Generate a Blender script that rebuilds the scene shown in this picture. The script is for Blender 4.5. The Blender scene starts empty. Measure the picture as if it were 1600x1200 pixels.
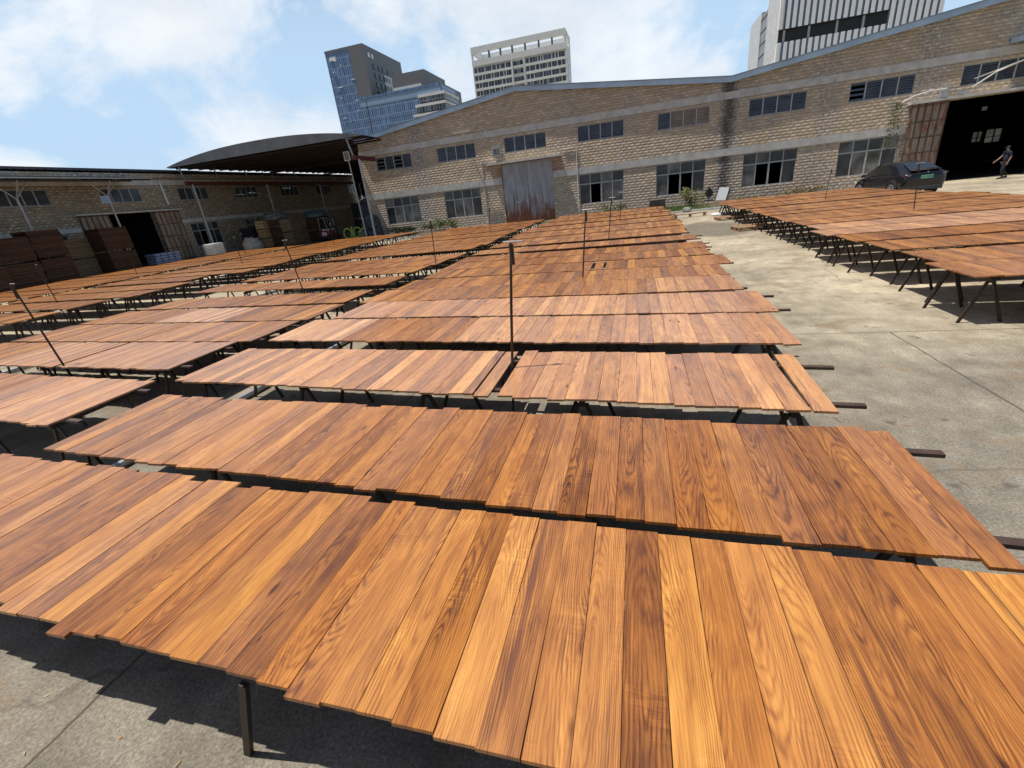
import bpy, math, random
from mathutils import Vector, Matrix
random.seed(7)
C = bpy.context.scene.collection
sc = bpy.context.scene

# ------------------------------------------------------------------ camera, world, sun
H = 2.1
R = [[0.963778397, 0.244352398, -0.10687894], [0.000109611, -0.401102284, -0.916033267], [-0.266704313, 0.882841358, -0.3866005]]
FPX = 696.200
cam_d = bpy.data.cameras.new('camera'); cam = bpy.data.objects.new('camera', cam_d); C.objects.link(cam)
cam_d.sensor_width = 36; cam_d.lens = 36*FPX/1600; cam_d.clip_start = .05; cam_d.clip_end = 3000
r_, d_, f_ = (Vector(v) for v in R)
cam.matrix_world = Matrix(((r_.x, -d_.x, -f_.x, 0), (r_.y, -d_.y, -f_.y, 0), (r_.z, -d_.z, -f_.z, H), (0, 0, 0, 1)))
sc.camera = cam
sc.render.resolution_x = 1024; sc.render.resolution_y = 768
sc.view_settings.view_transform = 'Standard'; sc.view_settings.look = 'None'
sc.view_settings.exposure = 0.2; sc.view_settings.gamma = 1.0

SUN_TRAVEL = Vector((.29, .075, -1)).normalized()
to_sun = -SUN_TRAVEL
elev = math.asin(to_sun.z); azim = math.atan2(to_sun.x, to_sun.y)
sd = bpy.data.lights.new('sun', 'SUN'); sd.energy = 5.0; sd.angle = math.radians(.5); sd.color = (1, .955, .88)
so = bpy.data.objects.new('sun', sd); C.objects.link(so)
so.rotation_euler = to_sun.to_track_quat('Z', 'Y').to_euler(); so.location = (0, 0, 60)

def nd(nt, typ, props=None, **ins):
    n = nt.nodes.new(typ)
    for k, v in (props or {}).items(): setattr(n, k, v)
    for k, v in ins.items():
        if k[0] == 'i' and k[1:].isdigit(): s = n.inputs[int(k[1:])]
        else: s = n.inputs[k.replace('_', ' ')]
        if isinstance(v, bpy.types.NodeSocket): nt.links.new(v, s)
        elif isinstance(v, bpy.types.Node): nt.links.new(v.outputs[0], s)
        else: s.default_value = v
    return n
def mth(nt, op, a, b=0.0, c=None):
    kw = dict(i0=a, i1=b)
    if c is not None: kw['i2'] = c
    return nd(nt, 'ShaderNodeMath', dict(operation=op), **kw).outputs[0]
def mix(nt, fac, a, b, mode='MIX'):
    n = nt.nodes.new('ShaderNodeMix'); n.data_type = 'RGBA'; n.blend_type = mode
    for s, v in ((n.inputs[0], fac), (n.inputs[6], a), (n.inputs[7], b)):
        if isinstance(v, bpy.types.NodeSocket): nt.links.new(v, s)
        else: s.default_value = v if not isinstance(v, tuple) else (*v[:3], 1)
    return n.outputs[2]
def ramp(nt, fac, stops, interp='LINEAR'):
    mx = max(p for p, c in stops)
    if mx > 1: fac = mth(nt, 'DIVIDE', fac, mx); stops = [(p/mx, c) for p, c in stops]
    n = nt.nodes.new('ShaderNodeValToRGB'); e = n.color_ramp.elements; n.color_ramp.interpolation = interp
    while len(e) < len(stops): e.new(.5)
    for el, (p, c) in zip(e, stops):
        el.position = p; el.color = (*c, 1) if isinstance(c, tuple) else (c, c, c, 1)
    nt.links.new(fac, n.inputs[0]); return n.outputs[0]
def noise(nt, vec, scale, detail=4, rough=.55, dist=0.0, color=False):
    n = nd(nt, 'ShaderNodeTexNoise', Vector=vec, Scale=scale, Detail=detail, Roughness=rough, Distortion=dist)
    return n.outputs[1 if color else 0]
def vmul(nt, vec, s, off=(0, 0, 0)):
    return nd(nt, 'ShaderNodeMapping', i0=vec, i1=off, i3=s).outputs[0]

w = bpy.data.worlds.new('World'); sc.world = w; w.use_nodes = True
nt = w.node_tree; nt.nodes.clear()
sky = nd(nt, 'ShaderNodeTexSky', dict(sky_type='NISHITA', sun_disc=False, sun_elevation=elev, sun_rotation=azim, air_density=1.0, dust_density=1.2, ozone_density=1.5, altitude=20))
tc = nd(nt, 'ShaderNodeTexCoord').outputs['Generated']
sep = nd(nt, 'ShaderNodeSeparateXYZ', i0=tc)
dirv = vmul(nt, tc, (1, 1, 1.9), (9, 9, 9))
n1 = noise(nt, dirv, 2.3, 12, .60, .25)
n2 = noise(nt, vmul(nt, dirv, (1, 1, 1), (5.3, 2.2, 1)), .9, 3, .5)
cl = mth(nt, 'ADD', mth(nt, 'MULTIPLY', n1, .62), mth(nt, 'MULTIPLY', n2, .38))
# more cloud left than right; unseen sky overhead and behind dimmed to deepen shadows
side = mth(nt, 'ADD', mth(nt, 'MULTIPLY', sep.outputs[0], -.09), mth(nt, 'MULTIPLY', mth(nt, 'MAXIMUM', 0.0, mth(nt, 'MAXIMUM', mth(nt, 'SUBTRACT', sep.outputs[2], .5), mth(nt, 'MULTIPLY', sep.outputs[1], -.5))), -.55))
cl = mth(nt, 'ADD', cl, mth(nt, 'ADD', side, .018))
cfac = ramp(nt, cl, [(.485, 0.0), (.51, .35), (.54, .75), (.60, 1.0)])
shade = ramp(nt, noise(nt, vmul(nt, dirv, (1, 1, 1), (.03, -.02, .05)), 3.2, 7, .6), [(.3, (7.6, 8.3, 9.2)), (.65, (10.6, 10.8, 11.0))])
hz = ramp(nt, mth(nt, 'ADD', sep.outputs[2], mth(nt, 'MULTIPLY', mth(nt, 'MINIMUM', sep.outputs[1], 0.0), -.6)), [(.25, .88), (.75, 0.0)])  # bright blue kept low ahead; unseen sky stays dimmer for deeper shadows
skyc = mix(nt, hz, sky.outputs[0], (5.7, 7.9, 10.3))
bg = nd(nt, 'ShaderNodeBackground', Color=mix(nt, cfac, skyc, shade), Strength=.084)
out = nd(nt, 'ShaderNodeOutputWorld', Surface=bg.outputs[0])

# ------------------------------------------------------------------ materials
MATS = {}
def newmat(name):
    m = bpy.data.materials.new(name); m.use_nodes = True; m.node_tree.nodes.clear(); MATS[name] = m
    return m, m.node_tree
def bsdf(nt, color, rough=.6, normal=None, metal=0.0, spec=.5, **kw):
    b = nd(nt, 'ShaderNodeBsdfPrincipled')
    def put(k, v):
        if isinstance(v, bpy.types.NodeSocket): nt.links.new(v, b.inputs[k])
        elif v is not None: b.inputs[k].default_value = (*v[:3], 1) if isinstance(v, tuple) else v
    put('Base Color', color); put('Roughness', rough); put('Metallic', metal); put('Specular IOR Level', spec)
    for k, v in kw.items(): put(k.replace('_', ' '), v)
    if normal is not None: nt.links.new(normal, b.inputs['Normal'])
    nd(nt, 'ShaderNodeOutputMaterial', Surface=b.outputs[0]); return b
def bump(nt, h, strength=.4, dist=.02, normal=None):
    n = nd(nt, 'ShaderNodeBump', Height=h, Strength=strength, Distance=dist)
    return n.outputs[0]
def ocoord(nt): return nd(nt, 'ShaderNodeTexCoord').outputs['Object']

def simple(name, col, rough=.6, metal=0.0, var=.25, scale=3.0, spec=.5, bmp=.15, dirt=None):
    m, nt = newmat(name); v = ocoord(nt)
    n = noise(nt, v, scale, 6, .6)
    dark = tuple(c*(1-var) for c in col); light = tuple(min(1, c*(1+var)) for c in col)
    c = ramp(nt, n, [(.3, dark), (.7, light)])
    if dirt: c = mix(nt, ramp(nt, noise(nt, v, scale*.4, 8, .65), [(.48, 0.0), (.62, 1.0)]), c, dirt)
    bsdf(nt, c, rough, bump(nt, noise(nt, v, scale*8, 4), bmp, .01), metal, spec)
    return m

# oiled hardwood: 'pl' = (across, along, seed) in metres on each plank, 'tn' = (tone, pale glare tint, wet)
def wood_mat(name='oiled_wood'):
    m, nt = newmat(name)
    pl = nd(nt, 'ShaderNodeAttribute', dict(attribute_name='pl')).outputs['Vector']
    tn = nd(nt, 'ShaderNodeAttribute', dict(attribute_name='tn')).outputs['Vector']
    s = nd(nt, 'ShaderNodeSeparateXYZ', i0=pl); t = nd(nt, 'ShaderNodeSeparateXYZ', i0=tn)
    u, v, sd_ = s.outputs; tone, pale, wet = t.outputs
    h = nd(nt, 'ShaderNodeTexWhiteNoise', dict(noise_dimensions='1D'), i1=sd_)
    hs = nd(nt, 'ShaderNodeSeparateColor', i0=h.outputs['Color'])
    seedv = nd(nt, 'ShaderNodeCombineXYZ', i0=mth(nt, 'MULTIPLY', sd_, 3.1), i1=mth(nt, 'MULTIPLY', sd_, 1.7), i2=sd_).outputs[0]
    def vv(su, sv):
        c = nd(nt, 'ShaderNodeCombineXYZ', i0=mth(nt, 'MULTIPLY', u, su), i1=mth(nt, 'MULTIPLY', v, sv), i2=0.0).outputs[0]
        return nd(nt, 'ShaderNodeVectorMath', dict(operation='ADD'), i0=c, i1=seedv).outputs[0]
    warp = noise(nt, vv(7, 1.6), 1.0, 3, .55)
    # growth rings: cathedral arches where the ring centre lies near the board
    cu = mth(nt, 'ADD', mth(nt, 'MULTIPLY', mth(nt, 'SUBTRACT', hs.outputs[0], .5), .22), u)
    cv_ = mth(nt, 'MULTIPLY', mth(nt, 'SUBTRACT', v, mth(nt, 'SUBTRACT', mth(nt, 'MULTIPLY', hs.outputs[1], 1.4), .7)), .10)
    d2 = mth(nt, 'ADD', mth(nt, 'MULTIPLY', cu, cu), mth(nt, 'MULTIPLY', cv_, cv_))
    d = mth(nt, 'SQRT', mth(nt, 'ADD', d2, .00002))
    d = mth(nt, 'ADD', d, mth(nt, 'MULTIPLY', mth(nt, 'SUBTRACT', warp, .5), .072))
    ring = mth(nt, 'SINE', mth(nt, 'MULTIPLY', d, mth(nt, 'ADD', 470.0, mth(nt, 'MULTIPLY', hs.outputs[2], 420.0))))
    ring = mth(nt, 'POWER', mth(nt, 'ADD', mth(nt, 'MULTIPLY', ring, .5), .5), 2.2)
    rmask = ramp(nt, noise(nt, vv(9, 1.4), 1.0, 2), [(.38, .15), (.62, 1.0)])
    ring = mth(nt, 'MULTIPLY', ring, rmask)
    fib = noise(nt, vv(340, 8), 1.0, 4, .6)
    fib2 = noise(nt, vv(125, 2.2), 1.0, 4, .6)
    streak = noise(nt, vv(22, .75), 1.0, 4, .55, .6)
    cloud = noise(nt, vv(10, 2.6), 1.0, 4, .6, .8)
    curl = noise(nt, vv(6, 75), 1.0, 3, .6, 1.0)
    curlm = ramp(nt, noise(nt, vv(3, 2.2), 1.0, 2), [(.56, 0.0), (.7, 1.0)])
    val = mth(nt, 'ADD', mth(nt, 'MULTIPLY', tone, .74), mth(nt, 'MULTIPLY', mth(nt, 'SUBTRACT', cloud, .5), .62))
    val = mth(nt, 'ADD', val, mth(nt, 'MULTIPLY', mth(nt, 'SUBTRACT', fib, .5), .38))
    val = mth(nt, 'ADD', val, mth(nt, 'MULTIPLY', mth(nt, 'SUBTRACT', fib2, .5), .42))
    val = mth(nt, 'ADD', val, mth(nt, 'MULTIPLY', ring, -.27))
    val = mth(nt, 'ADD', val, mth(nt, 'MULTIPLY', mth(nt, 'MULTIPLY', mth(nt, 'SUBTRACT', curl, .5), curlm), .5))
    band = noise(nt, vv(46, .9), 1.0, 3, .5, .3)
    val = mth(nt, 'ADD', val, mth(nt, 'MULTIPLY', mth(nt, 'SUBTRACT', band, .5), .22))
    val = mth(nt, 'ADD', val, .10)
    col = ramp(nt, val, [(0.0, (.038, .012, .004)), (.20, (.120, .037, .008)), (.42, (.272, .097, .017)), (.65, (.445, .187, .032)), (1.0, (.67, .385, .095))])
    dk = ramp(nt, streak, [(.59, 0.0), (.70, .75)])
    col = mix(nt, dk, col, (.085, .026, .010))
    redm = mth(nt, 'MULTIPLY', hs.outputs[1], .30)
    col = mix(nt, redm, col, mix(nt, 1.0, col, (1.0, .80, .80), 'MULTIPLY'))
    # sky glare painted as a pinkish pale tint; freshly wetted boards are deeper
    glarec = mix(nt, .26, mix(nt, 1.0, col, (1.5, 1.85, 3.8), 'MULTIPLY'), (.62, .44, .35))
    col = mix(nt, mth(nt, 'MULTIPLY', pale, .8), col, glarec)
    col = mix(nt, wet, col, mix(nt, 1.0, col, (.72, .62, .45), 'MULTIPLY'))
    kn = nd(nt, 'ShaderNodeTexVoronoi', i0=vv(5.5, 1.6), Scale=1.0).outputs[0]
    col = mix(nt, ramp(nt, kn, [(.035, .85), (.085, 0.0)]), col, (.04, .012, .006))
    rough = mth(nt, 'ADD', .20, mth(nt, 'ADD', mth(nt, 'MULTIPLY', fib, .14), mth(nt, 'MULTIPLY', pale, .03)))
    nrm = bump(nt, mth(nt, 'ADD', fib, mth(nt, 'MULTIPLY', fib2, .6)), .22, .0012)
    bsdf(nt, col, rough, nrm, 0, .42)
    return m
WOOD = wood_mat()

def concrete_mat():
    m, nt = newmat('yard_concrete'); v = ocoord(nt)
    s = nd(nt, 'ShaderNodeSeparateXYZ', i0=v)
    big = noise(nt, v, .35, 6, .6); mid = noise(nt, v, 2.2, 8, .65); fine = noise(nt, v, 60, 6, .72); grit = noise(nt, v, 140, 2, .6)
    c = ramp(nt, big, [(.36, (.14, .12, .088)), (.5, (.30, .262, .192)), (.66, (.53, .46, .345))])
    c = mix(nt, .5, c, ramp(nt, mid, [(.3, (.17, .15, .115)), (.72, (.50, .455, .37))]))
    # smoother grey slabs near the camera
    near = ramp(nt, mth(nt, 'ADD', mth(nt, 'MULTIPLY', s.outputs[1], .1), mth(nt, 'MULTIPLY', mid, .35)), [(.50, 1.0), (1.05, 0.0)])
    c = mix(nt, mth(nt, 'MULTIPLY', near, .88), c, ramp(nt, mid, [(.3, (.108, .102, .088)), (.7, (.205, .194, .17))]))
    c = mix(nt, .85, c, ramp(nt, fine, [(.32, (.22, .20, .18)), (.68, (.78, .76, .72))]), 'OVERLAY')
    c = mix(nt, ramp(nt, noise(nt, v, 75, 3, .7), [(.30, .75), (.42, 0.0)]), c, (.10, .09, .075))
    c = mix(nt, .42, c, ramp(nt, noise(nt, vmul(nt, v, (1, .35, 1)), 7, 7, .72), [(.3, (.30, .28, .25)), (.7, (.68, .66, .62))]), 'OVERLAY')
    c = mix(nt, ramp(nt, grit, [(.66, 0.0), (.74, .55)]), c, (.62, .60, .54))
    c = mix(nt, ramp(nt, noise(nt, v, 3.1, 3, .5), [(.66, 0.0), (.71, .65)]), c, (.07, .058, .045))
    # rusty drips where wood stain fell
    c = mix(nt, ramp(nt, noise(nt, vmul(nt, v, (1, 1, 1), (9, 4, 0)), 1.6, 5, .65), [(.56, 0.0), (.66, .6)]), c, (.19, .125, .075))
    # damp patch far along the aisle
    ex = mth(nt, 'DIVIDE', mth(nt, 'SUBTRACT', s.outputs[0], 2.9), 1.5)
    ey = mth(nt, 'DIVIDE', mth(nt, 'SUBTRACT', s.outputs[1], 20.8), 3.6)
    e = mth(nt, 'ADD', mth(nt, 'MULTIPLY', ex, ex), mth(nt, 'MULTIPLY', ey, ey))
    e = mth(nt, 'ADD', e, mth(nt, 'MULTIPLY', noise(nt, v, .9, 5, .6), .9))
    c = mix(nt, ramp(nt, e, [(.95, .78), (1.35, 0.0)]), c, (.115, .10, .075))
    # slab joints and one long crack
    wob = mth(nt, 'MULTIPLY', mth(nt, 'SUBTRACT', noise(nt, v, 4, 4), .5), .035)
    def joint(coord, off, pitch, wdt):
        a = mth(nt, 'FRACT', mth(nt, 'ADD', mth(nt, 'DIVIDE', mth(nt, 'ADD', mth(nt, 'ADD', coord, wob), -off), pitch), 100.5))
        a = mth(nt, 'MULTIPLY', mth(nt, 'ABSOLUTE', mth(nt, 'SUBTRACT', a, .5)), pitch)
        return ramp(nt, a, [(0.0, 1.0), (wdt, .9), (wdt*1.8, 0.0)])
    jx = mth(nt, 'MULTIPLY', joint(s.outputs[0], -2.62, 5.74, .006), mth(nt, 'MAXIMUM', mth(nt, 'LESS_THAN', s.outputs[1], 6.45), mth(nt, 'LESS_THAN', s.outputs[0], 0.0)))
    jj = mth(nt, 'MAXIMUM', jx, joint(s.outputs[1], 6.45, 12.0, .006))
    c = mix(nt, mth(nt, 'MULTIPLY', jj, .85), c, (.055, .042, .033))
    crk = nd(nt, 'ShaderNodeTexVoronoi', dict(feature='DISTANCE_TO_EDGE'), i0=mix(nt, .5, v, noise(nt, v, .5, 6, .65, 0, True)), Scale=.35).outputs[0]
    c = mix(nt, ramp(nt, crk, [(.0006, .5), (.0018, 0.0)]), c, (.07, .06, .05))
    hgt = mth(nt, 'ADD', mth(nt, 'MULTIPLY', fine, .7), mth(nt, 'MULTIPLY', jj, -1.5))
    bsdf(nt, c, .85, bump(nt, hgt, .35, .01), 0, .25)
    return m
CONC = concrete_mat()

def brick_mat(name, stains, tint=1.5):
    m, nt = newmat(name); v = ocoord(nt)
    s = nd(nt, 'ShaderNodeSeparateXYZ', i0=v); x, y, z = s.outputs
    CH, BW = .185, .40
    zr = mth(nt, 'DIVIDE', z, CH); row = mth(nt, 'FLOOR', zr); fz = mth(nt, 'FRACT', zr)
    xr = mth(nt, 'ADD', mth(nt, 'DIVIDE', mth(nt, 'ADD', x, y), BW), mth(nt, 'MULTIPLY', mth(nt, 'MODULO', mth(nt, 'ADD', row, 200.0), 2.0), .5))
    xr = mth(nt, 'ADD', xr, 500.0); fx = mth(nt, 'FRACT', xr)
    cell = nd(nt, 'ShaderNodeCombineXYZ', i0=mth(nt, 'FLOOR', xr), i1=row, i2=0.0).outputs[0]
    rnd = nd(nt, 'ShaderNodeTexWhiteNoise', dict(noise_dimensions='3D'), i0=cell).outputs[0]
    def hump(f): return mth(nt, 'MULTIPLY', mth(nt, 'MULTIPLY', f, mth(nt, 'SUBTRACT', 1.0, f)), 4.0)
    hx, hz = hump(fx), hump(fz)
    edge = mth(nt, 'MINIMUM', mth(nt, 'MULTIPLY', hx, 1.9), hz)
    col = ramp(nt, rnd, [(0.0, (.31*tint, .258*tint, .195*tint)), (.5, (.35*tint, .292*tint, .222*tint)), (1.0, (.39*tint, .33*tint, .255*tint))])
    n8 = noise(nt, v, 9, 6, .65); n30 = noise(nt, v, 30, 4, .6)
    col = mix(nt, .55, col, ramp(nt, n8, [(.3, (.32, .29, .26)), (.7, (.58, .55, .50))]), 'OVERLAY')
    col = mix(nt, ramp(nt, edge, [(.06, .38), (.2, 0.0)]), col, (.22, .18, .14))
    # pale dash highlights painted in the middle of many stones
    dash_hl = mth(nt, 'MULTIPLY', mth(nt, 'MULTIPLY', hx, hx), mth(nt, 'MULTIPLY', hz, mth(nt, 'ADD', n8, mth(nt, 'MULTIPLY', rnd, .4))))
    col = mix(nt, ramp(nt, dash_hl, [(.56, 0.0), (.76, .8)]), col, (.68, .62, .53))
    # lime bloom and weathering
    weather = noise(nt, v, .75, 6, .62); patch = noise(nt, v, 6.5, 6, .75)
    wsum = mth(nt, 'MULTIPLY', ramp(nt, weather, [(.50, 0.0), (.66, 1.0)]), .7)
    low = ramp(nt, z, [(.35, .9), (1.0, 0.0)])
    wsum = mth(nt, 'MAXIMUM', wsum, low)
    for (sx, wd, amt) in stains:
        g = mth(nt, 'ABSOLUTE', mth(nt, 'SUBTRACT', mth(nt, 'ADD', x, mth(nt, 'MULTIPLY', mth(nt, 'SUBTRACT', weather, .5), 2.0)), sx))
        wsum = mth(nt, 'MAXIMUM', wsum, mth(nt, 'MULTIPLY', ramp(nt, mth(nt, 'DIVIDE', g, wd), [(.4, 1.0), (1.0, 0.0)]), amt))
    pt = ramp(nt, patch, [(.40, (.09, .08, .078)), (.5, (.30, .27, .25)), (.6, (.66, .63, .60))])
    col = mix(nt, mth(nt, 'MULTIPLY', wsum, ramp(nt, patch, [(.35, .3), (.6, 1.0)])), col, pt)
    if stains[0][0] == -17.4:
        gg = mth(nt, 'ABSOLUTE', mth(nt, 'SUBTRACT', mth(nt, 'ADD', x, mth(nt, 'MULTIPLY', mth(nt, 'SUBTRACT', weather, .5), 1.2)), 6.1))
        col = mix(nt, mth(nt, 'MULTIPLY', ramp(nt, gg, [(.12, .9), (.55, 0.0)]), ramp(nt, n8, [(.3, .4), (.55, 1.0)])), col, (.065, .058, .055))
    rust = mth(nt, 'MULTIPLY', ramp(nt, mth(nt, 'ABSOLUTE', mth(nt, 'ADD', x, 8.2)), [(2.2, 1.0), (3.3, 0.0)]), ramp(nt, mth(nt, 'ABSOLUTE', mth(nt, 'SUBTRACT', z, 3.9)), [(.3, 1.0), (.6, 0.0)]))
    if stains and stains[0][0] == -17.4: col = mix(nt, mth(nt, 'MULTIPLY', rust, mth(nt, 'MULTIPLY', n8, 1.1)), col, (.30, .11, .035))
    hgt = mth(nt, 'ADD', mth(nt, 'MULTIPLY', mth(nt, 'MULTIPLY', hx, hz), 1.25), mth(nt, 'ADD', mth(nt, 'MULTIPLY', n8, .9), mth(nt, 'MULTIPLY', n30, .25)))
    bsdf(nt, col, .9, bump(nt, hgt, 1.0, .06), 0, .2)
    return m
BRICK = brick_mat('rock_face_brick', [(-17.4, 1.1, .95), (6.15, .95, 1.0), (11.9, .9, .6), (17.0, 1.2, .75), (-.6, 1.0, .4), (-5.0, 2.0, .35)])
BRICK_SHADE = brick_mat('rock_face_brick_shade', [(33.5, 1.2, .5), (26.0, .9, .35)], 1.02)  # same brick, darkened to put the shade under the awning into its colour

def band_mat():
    m, nt = newmat('render_band'); v = ocoord(nt)
    c = ramp(nt, noise(nt, v, 1.7, 7, .65), [(.3, (.36, .35, .33)), (.7, (.58, .57, .53))])
    c = mix(nt, ramp(nt, noise(nt, vmul(nt, v, (6, 6, .6)), 1.5, 5, .6), [(.6, 0.0), (.72, .6)]), c, (.13, .12, .11))
    bsdf(nt, c, .85, bump(nt, noise(nt, v, 25, 4), .3, .01)); return m
BAND = band_mat()
def rust_mat(name, base, rust=(.20, .065, .028), lo=.5, hi=.62, zlow=None, ribs=0.0):
    m, nt = newmat(name); v = ocoord(nt); s = nd(nt, 'ShaderNodeSeparateXYZ', i0=v)
    n = noise(nt, vmul(nt, v, (4.5, 4.5, .8)), 1.3, 8, .68)
    f = ramp(nt, n, [(lo, 0.0), (hi, 1.0)])
    if zlow: 
        zz = mth(nt, 'ADD', mth(nt, 'MULTIPLY', s.outputs[2], 1/zlow), mth(nt, 'MULTIPLY', mth(nt, 'SUBTRACT', n, .5), -3.2))
        f = mth(nt, 'MAXIMUM', mth(nt, 'MULTIPLY', f, .35), ramp(nt, zz, [(.25, 1.0), (1.0, 0.0)]))
    c = ramp(nt, noise(nt, vmul(nt, v, (3, 3, .7)), 1.0, 5), [(.3, tuple(.75*k for k in base)), (.7, tuple(1.2*k for k in base))])
    rc = ramp(nt, noise(nt, v, 14, 5), [(.3, tuple(.5*k for k in rust)), (.7, tuple(1.6*k for k in rust))])
    c = mix(nt, f, c, rc)
    h = noise(nt, v, 20, 4)
    if ribs: h = mth(nt, 'ADD', h, mth(nt, 'MULTIPLY', mth(nt, 'SINE', mth(nt, 'MULTIPLY', mth(nt, 'ADD', s.outputs[0], s.outputs[1]), 6.283/ribs)), 2.0))
    bsdf(nt, c, .6, bump(nt, h, .4, .012), .15, .4); return m
DOOR = rust_mat('weathered_zinc_door', (.34, .345, .37), (.17, .06, .03), .60, .72, 2.0)
RUSTDOOR = rust_mat('rusty_sheet_door', (.27, .23, .185), (.21, .07, .03), .50, .60)
def corr_mat(name, col, pitch, axis, rough=.45, metal=.3, strength=.6):
    m, nt = newmat(name); v = ocoord(nt); s = nd(nt, 'ShaderNodeSeparateXYZ', i0=v)
    wv = mth(nt, 'SINE', mth(nt, 'MULTIPLY', s.outputs[axis], 6.283/pitch))
    c = ramp(nt, noise(nt, v, .8, 7, .65), [(.3, tuple(.7*k for k in col)), (.7, tuple(1.2*k for k in col))])
    bsdf(nt, c, rough, bump(nt, wv, strength, .03), metal, .4); return m
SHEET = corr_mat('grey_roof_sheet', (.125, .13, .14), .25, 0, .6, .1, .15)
SHEETY = corr_mat('roof_sheet_underside', (.018, .019, .022), .9, 1, .8, .1, 1.0)  # near-black colour stands in for the deep shade under the roof
BLUE = simple('blue_fascia_sheet', (.38, .48, .58), .4, .25, .18, .7, .5, .05)
BLUEDK = simple('blue_grey_roof', (.16, .22, .28), .5, .2, .2, .7)
DARKROOF = simple('dark_roof_sheet', (.035, .037, .05), .6, 0, .3, 1)
STEEL = simple('galvanised_steel', (.36, .37, .38), .45, .5, .2, 5)
FRAME = simple('window_frame_grey', (.36, .37, .37), .5, .15, .15, 6)
BLACKST = simple('dark_brown_steel', (.034, .021, .014), .55, .2, .4, 9, .5)
RAILM = simple('stained_rail_wood', (.050, .024, .014), .6, 0, .4, 7)
DARKIN = simple('dark_interior', (.028, .027, .026), .9, 0, .3, 2)
BLACK = simple('matt_black', (.012, .012, .013), .6, 0, .3, 8)
REDST = simple('red_oxide_beam', (.10, .018, .014), .55, 0, .3, 4)
SLAT = simple('louvre_glass', (.075, .085, .10), .25, 0, .35, 1.5, .6)
SLATLT = simple('pale_boarded_louvre', (.24, .19, .15), .5, 0, .25, 2)
WHITE = simple('white_paint', (.68, .68, .66), .5, 0, .12, 5)
PVC = simple('white_pipe', (.62, .60, .55), .5, 0, .15, 5)
STONE = simple('pale_cladding', (.66, .68, .69), .6, 0, .10, 6)
GREYC = simple('grey_cladding', (.125, .128, .135), .6, 0, .10, 1.5)
CREAM = simple('cream_render', (.60, .61, .59), .7, 0, .08, 1)
SOIL = simple('soil', (.09, .07, .045), .95, 0, .4, 3)
def glass_mat(name, col=(.03, .035, .04), rough=.08, curtain=0.0):
    m, nt = newmat(name); v = ocoord(nt)
    c = ramp(nt, noise(nt, v, .9, 4), [(.35, tuple(.5*k for k in col)), (.65, tuple((1.6+curtain)*k for k in col))])
    bsdf(nt, c, rough, bump(nt, noise(nt, v, .7, 2), .04, .05), 0, .5); return m
GLASS = glass_mat('window_glass', (.035, .038, .042), .12)
GLASSC = glass_mat('dusty_curtained_glass', (.085, .083, .080), .3, .8)
def grid_mat(name, cx, cz, cell, line, gap, axis=0, rough=.15, var=.6, spec=.6):
    """cladding panels on a grid of cx by cz metres (seen from far away)"""
    m, nt = newmat(name); v = ocoord(nt); s = nd(nt, 'ShaderNodeSeparateXYZ', i0=v)
    h = mth(nt, 'ADD', s.outputs[0], s.outputs[1])
    a = mth(nt, 'ADD', mth(nt, 'DIVIDE', h, cx), 500.0); b = mth(nt, 'ADD', mth(nt, 'DIVIDE', s.outputs[2], cz), 500.0)
    fa, fb = mth(nt, 'FRACT', a), mth(nt, 'FRACT', b)
    ln = mth(nt, 'MAXIMUM', mth(nt, 'LESS_THAN', fa, gap/cx), mth(nt, 'LESS_THAN', fb, gap*1.3/cz))
    cellv = nd(nt, 'ShaderNodeCombineXYZ', i0=mth(nt, 'FLOOR', a), i1=mth(nt, 'FLOOR', b), i2=0.0).outputs[0]
    r = nd(nt, 'ShaderNodeTexWhiteNoise', dict(noise_dimensions='3D'), i0=cellv).outputs[0]
    c = ramp(nt, r, [(0.0, tuple(k*(1-var) for k in cell)), (.8, cell), (1.0, tuple(min(1, k*(1+var*1.4)) for k in cell))])
    bsdf(nt, mix(nt, ln, c, line), rough, None, 0, spec); return m
CURTAIN = grid_mat('blue_curtain_wall', .95, 3.3, (.07, .135, .27), (.22, .30, .42), .20, rough=.3, var=.35)
STONEP = grid_mat('pale_stone_panels', .8, .7, (.50, .51, .53), (.33, .34, .36), .07, rough=.6, var=.12, spec=.3)
FLOORGL = grid_mat('apartment_window_band', 1.3, 6.0, (.075, .085, .11), (.32, .33, .35), .14, rough=.25, var=.7)

def leaf_mat(name, a, b):
    m, nt = newmat(name); v = ocoord(nt)
    c = ramp(nt, noise(nt, v, 9, 3), [(.3, a), (.7, b)])
    bsdf(nt, c, .6, None, 0, .3); return m
LEAF = leaf_mat('shrub_leaves', (.045, .075, .02), (.13, .17, .05))
DRYLEAF = leaf_mat('dry_leaves', (.16, .13, .05), (.34, .27, .13))
GRASSM = leaf_mat('grass_blades', (.05, .10, .02), (.16, .22, .06))

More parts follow.
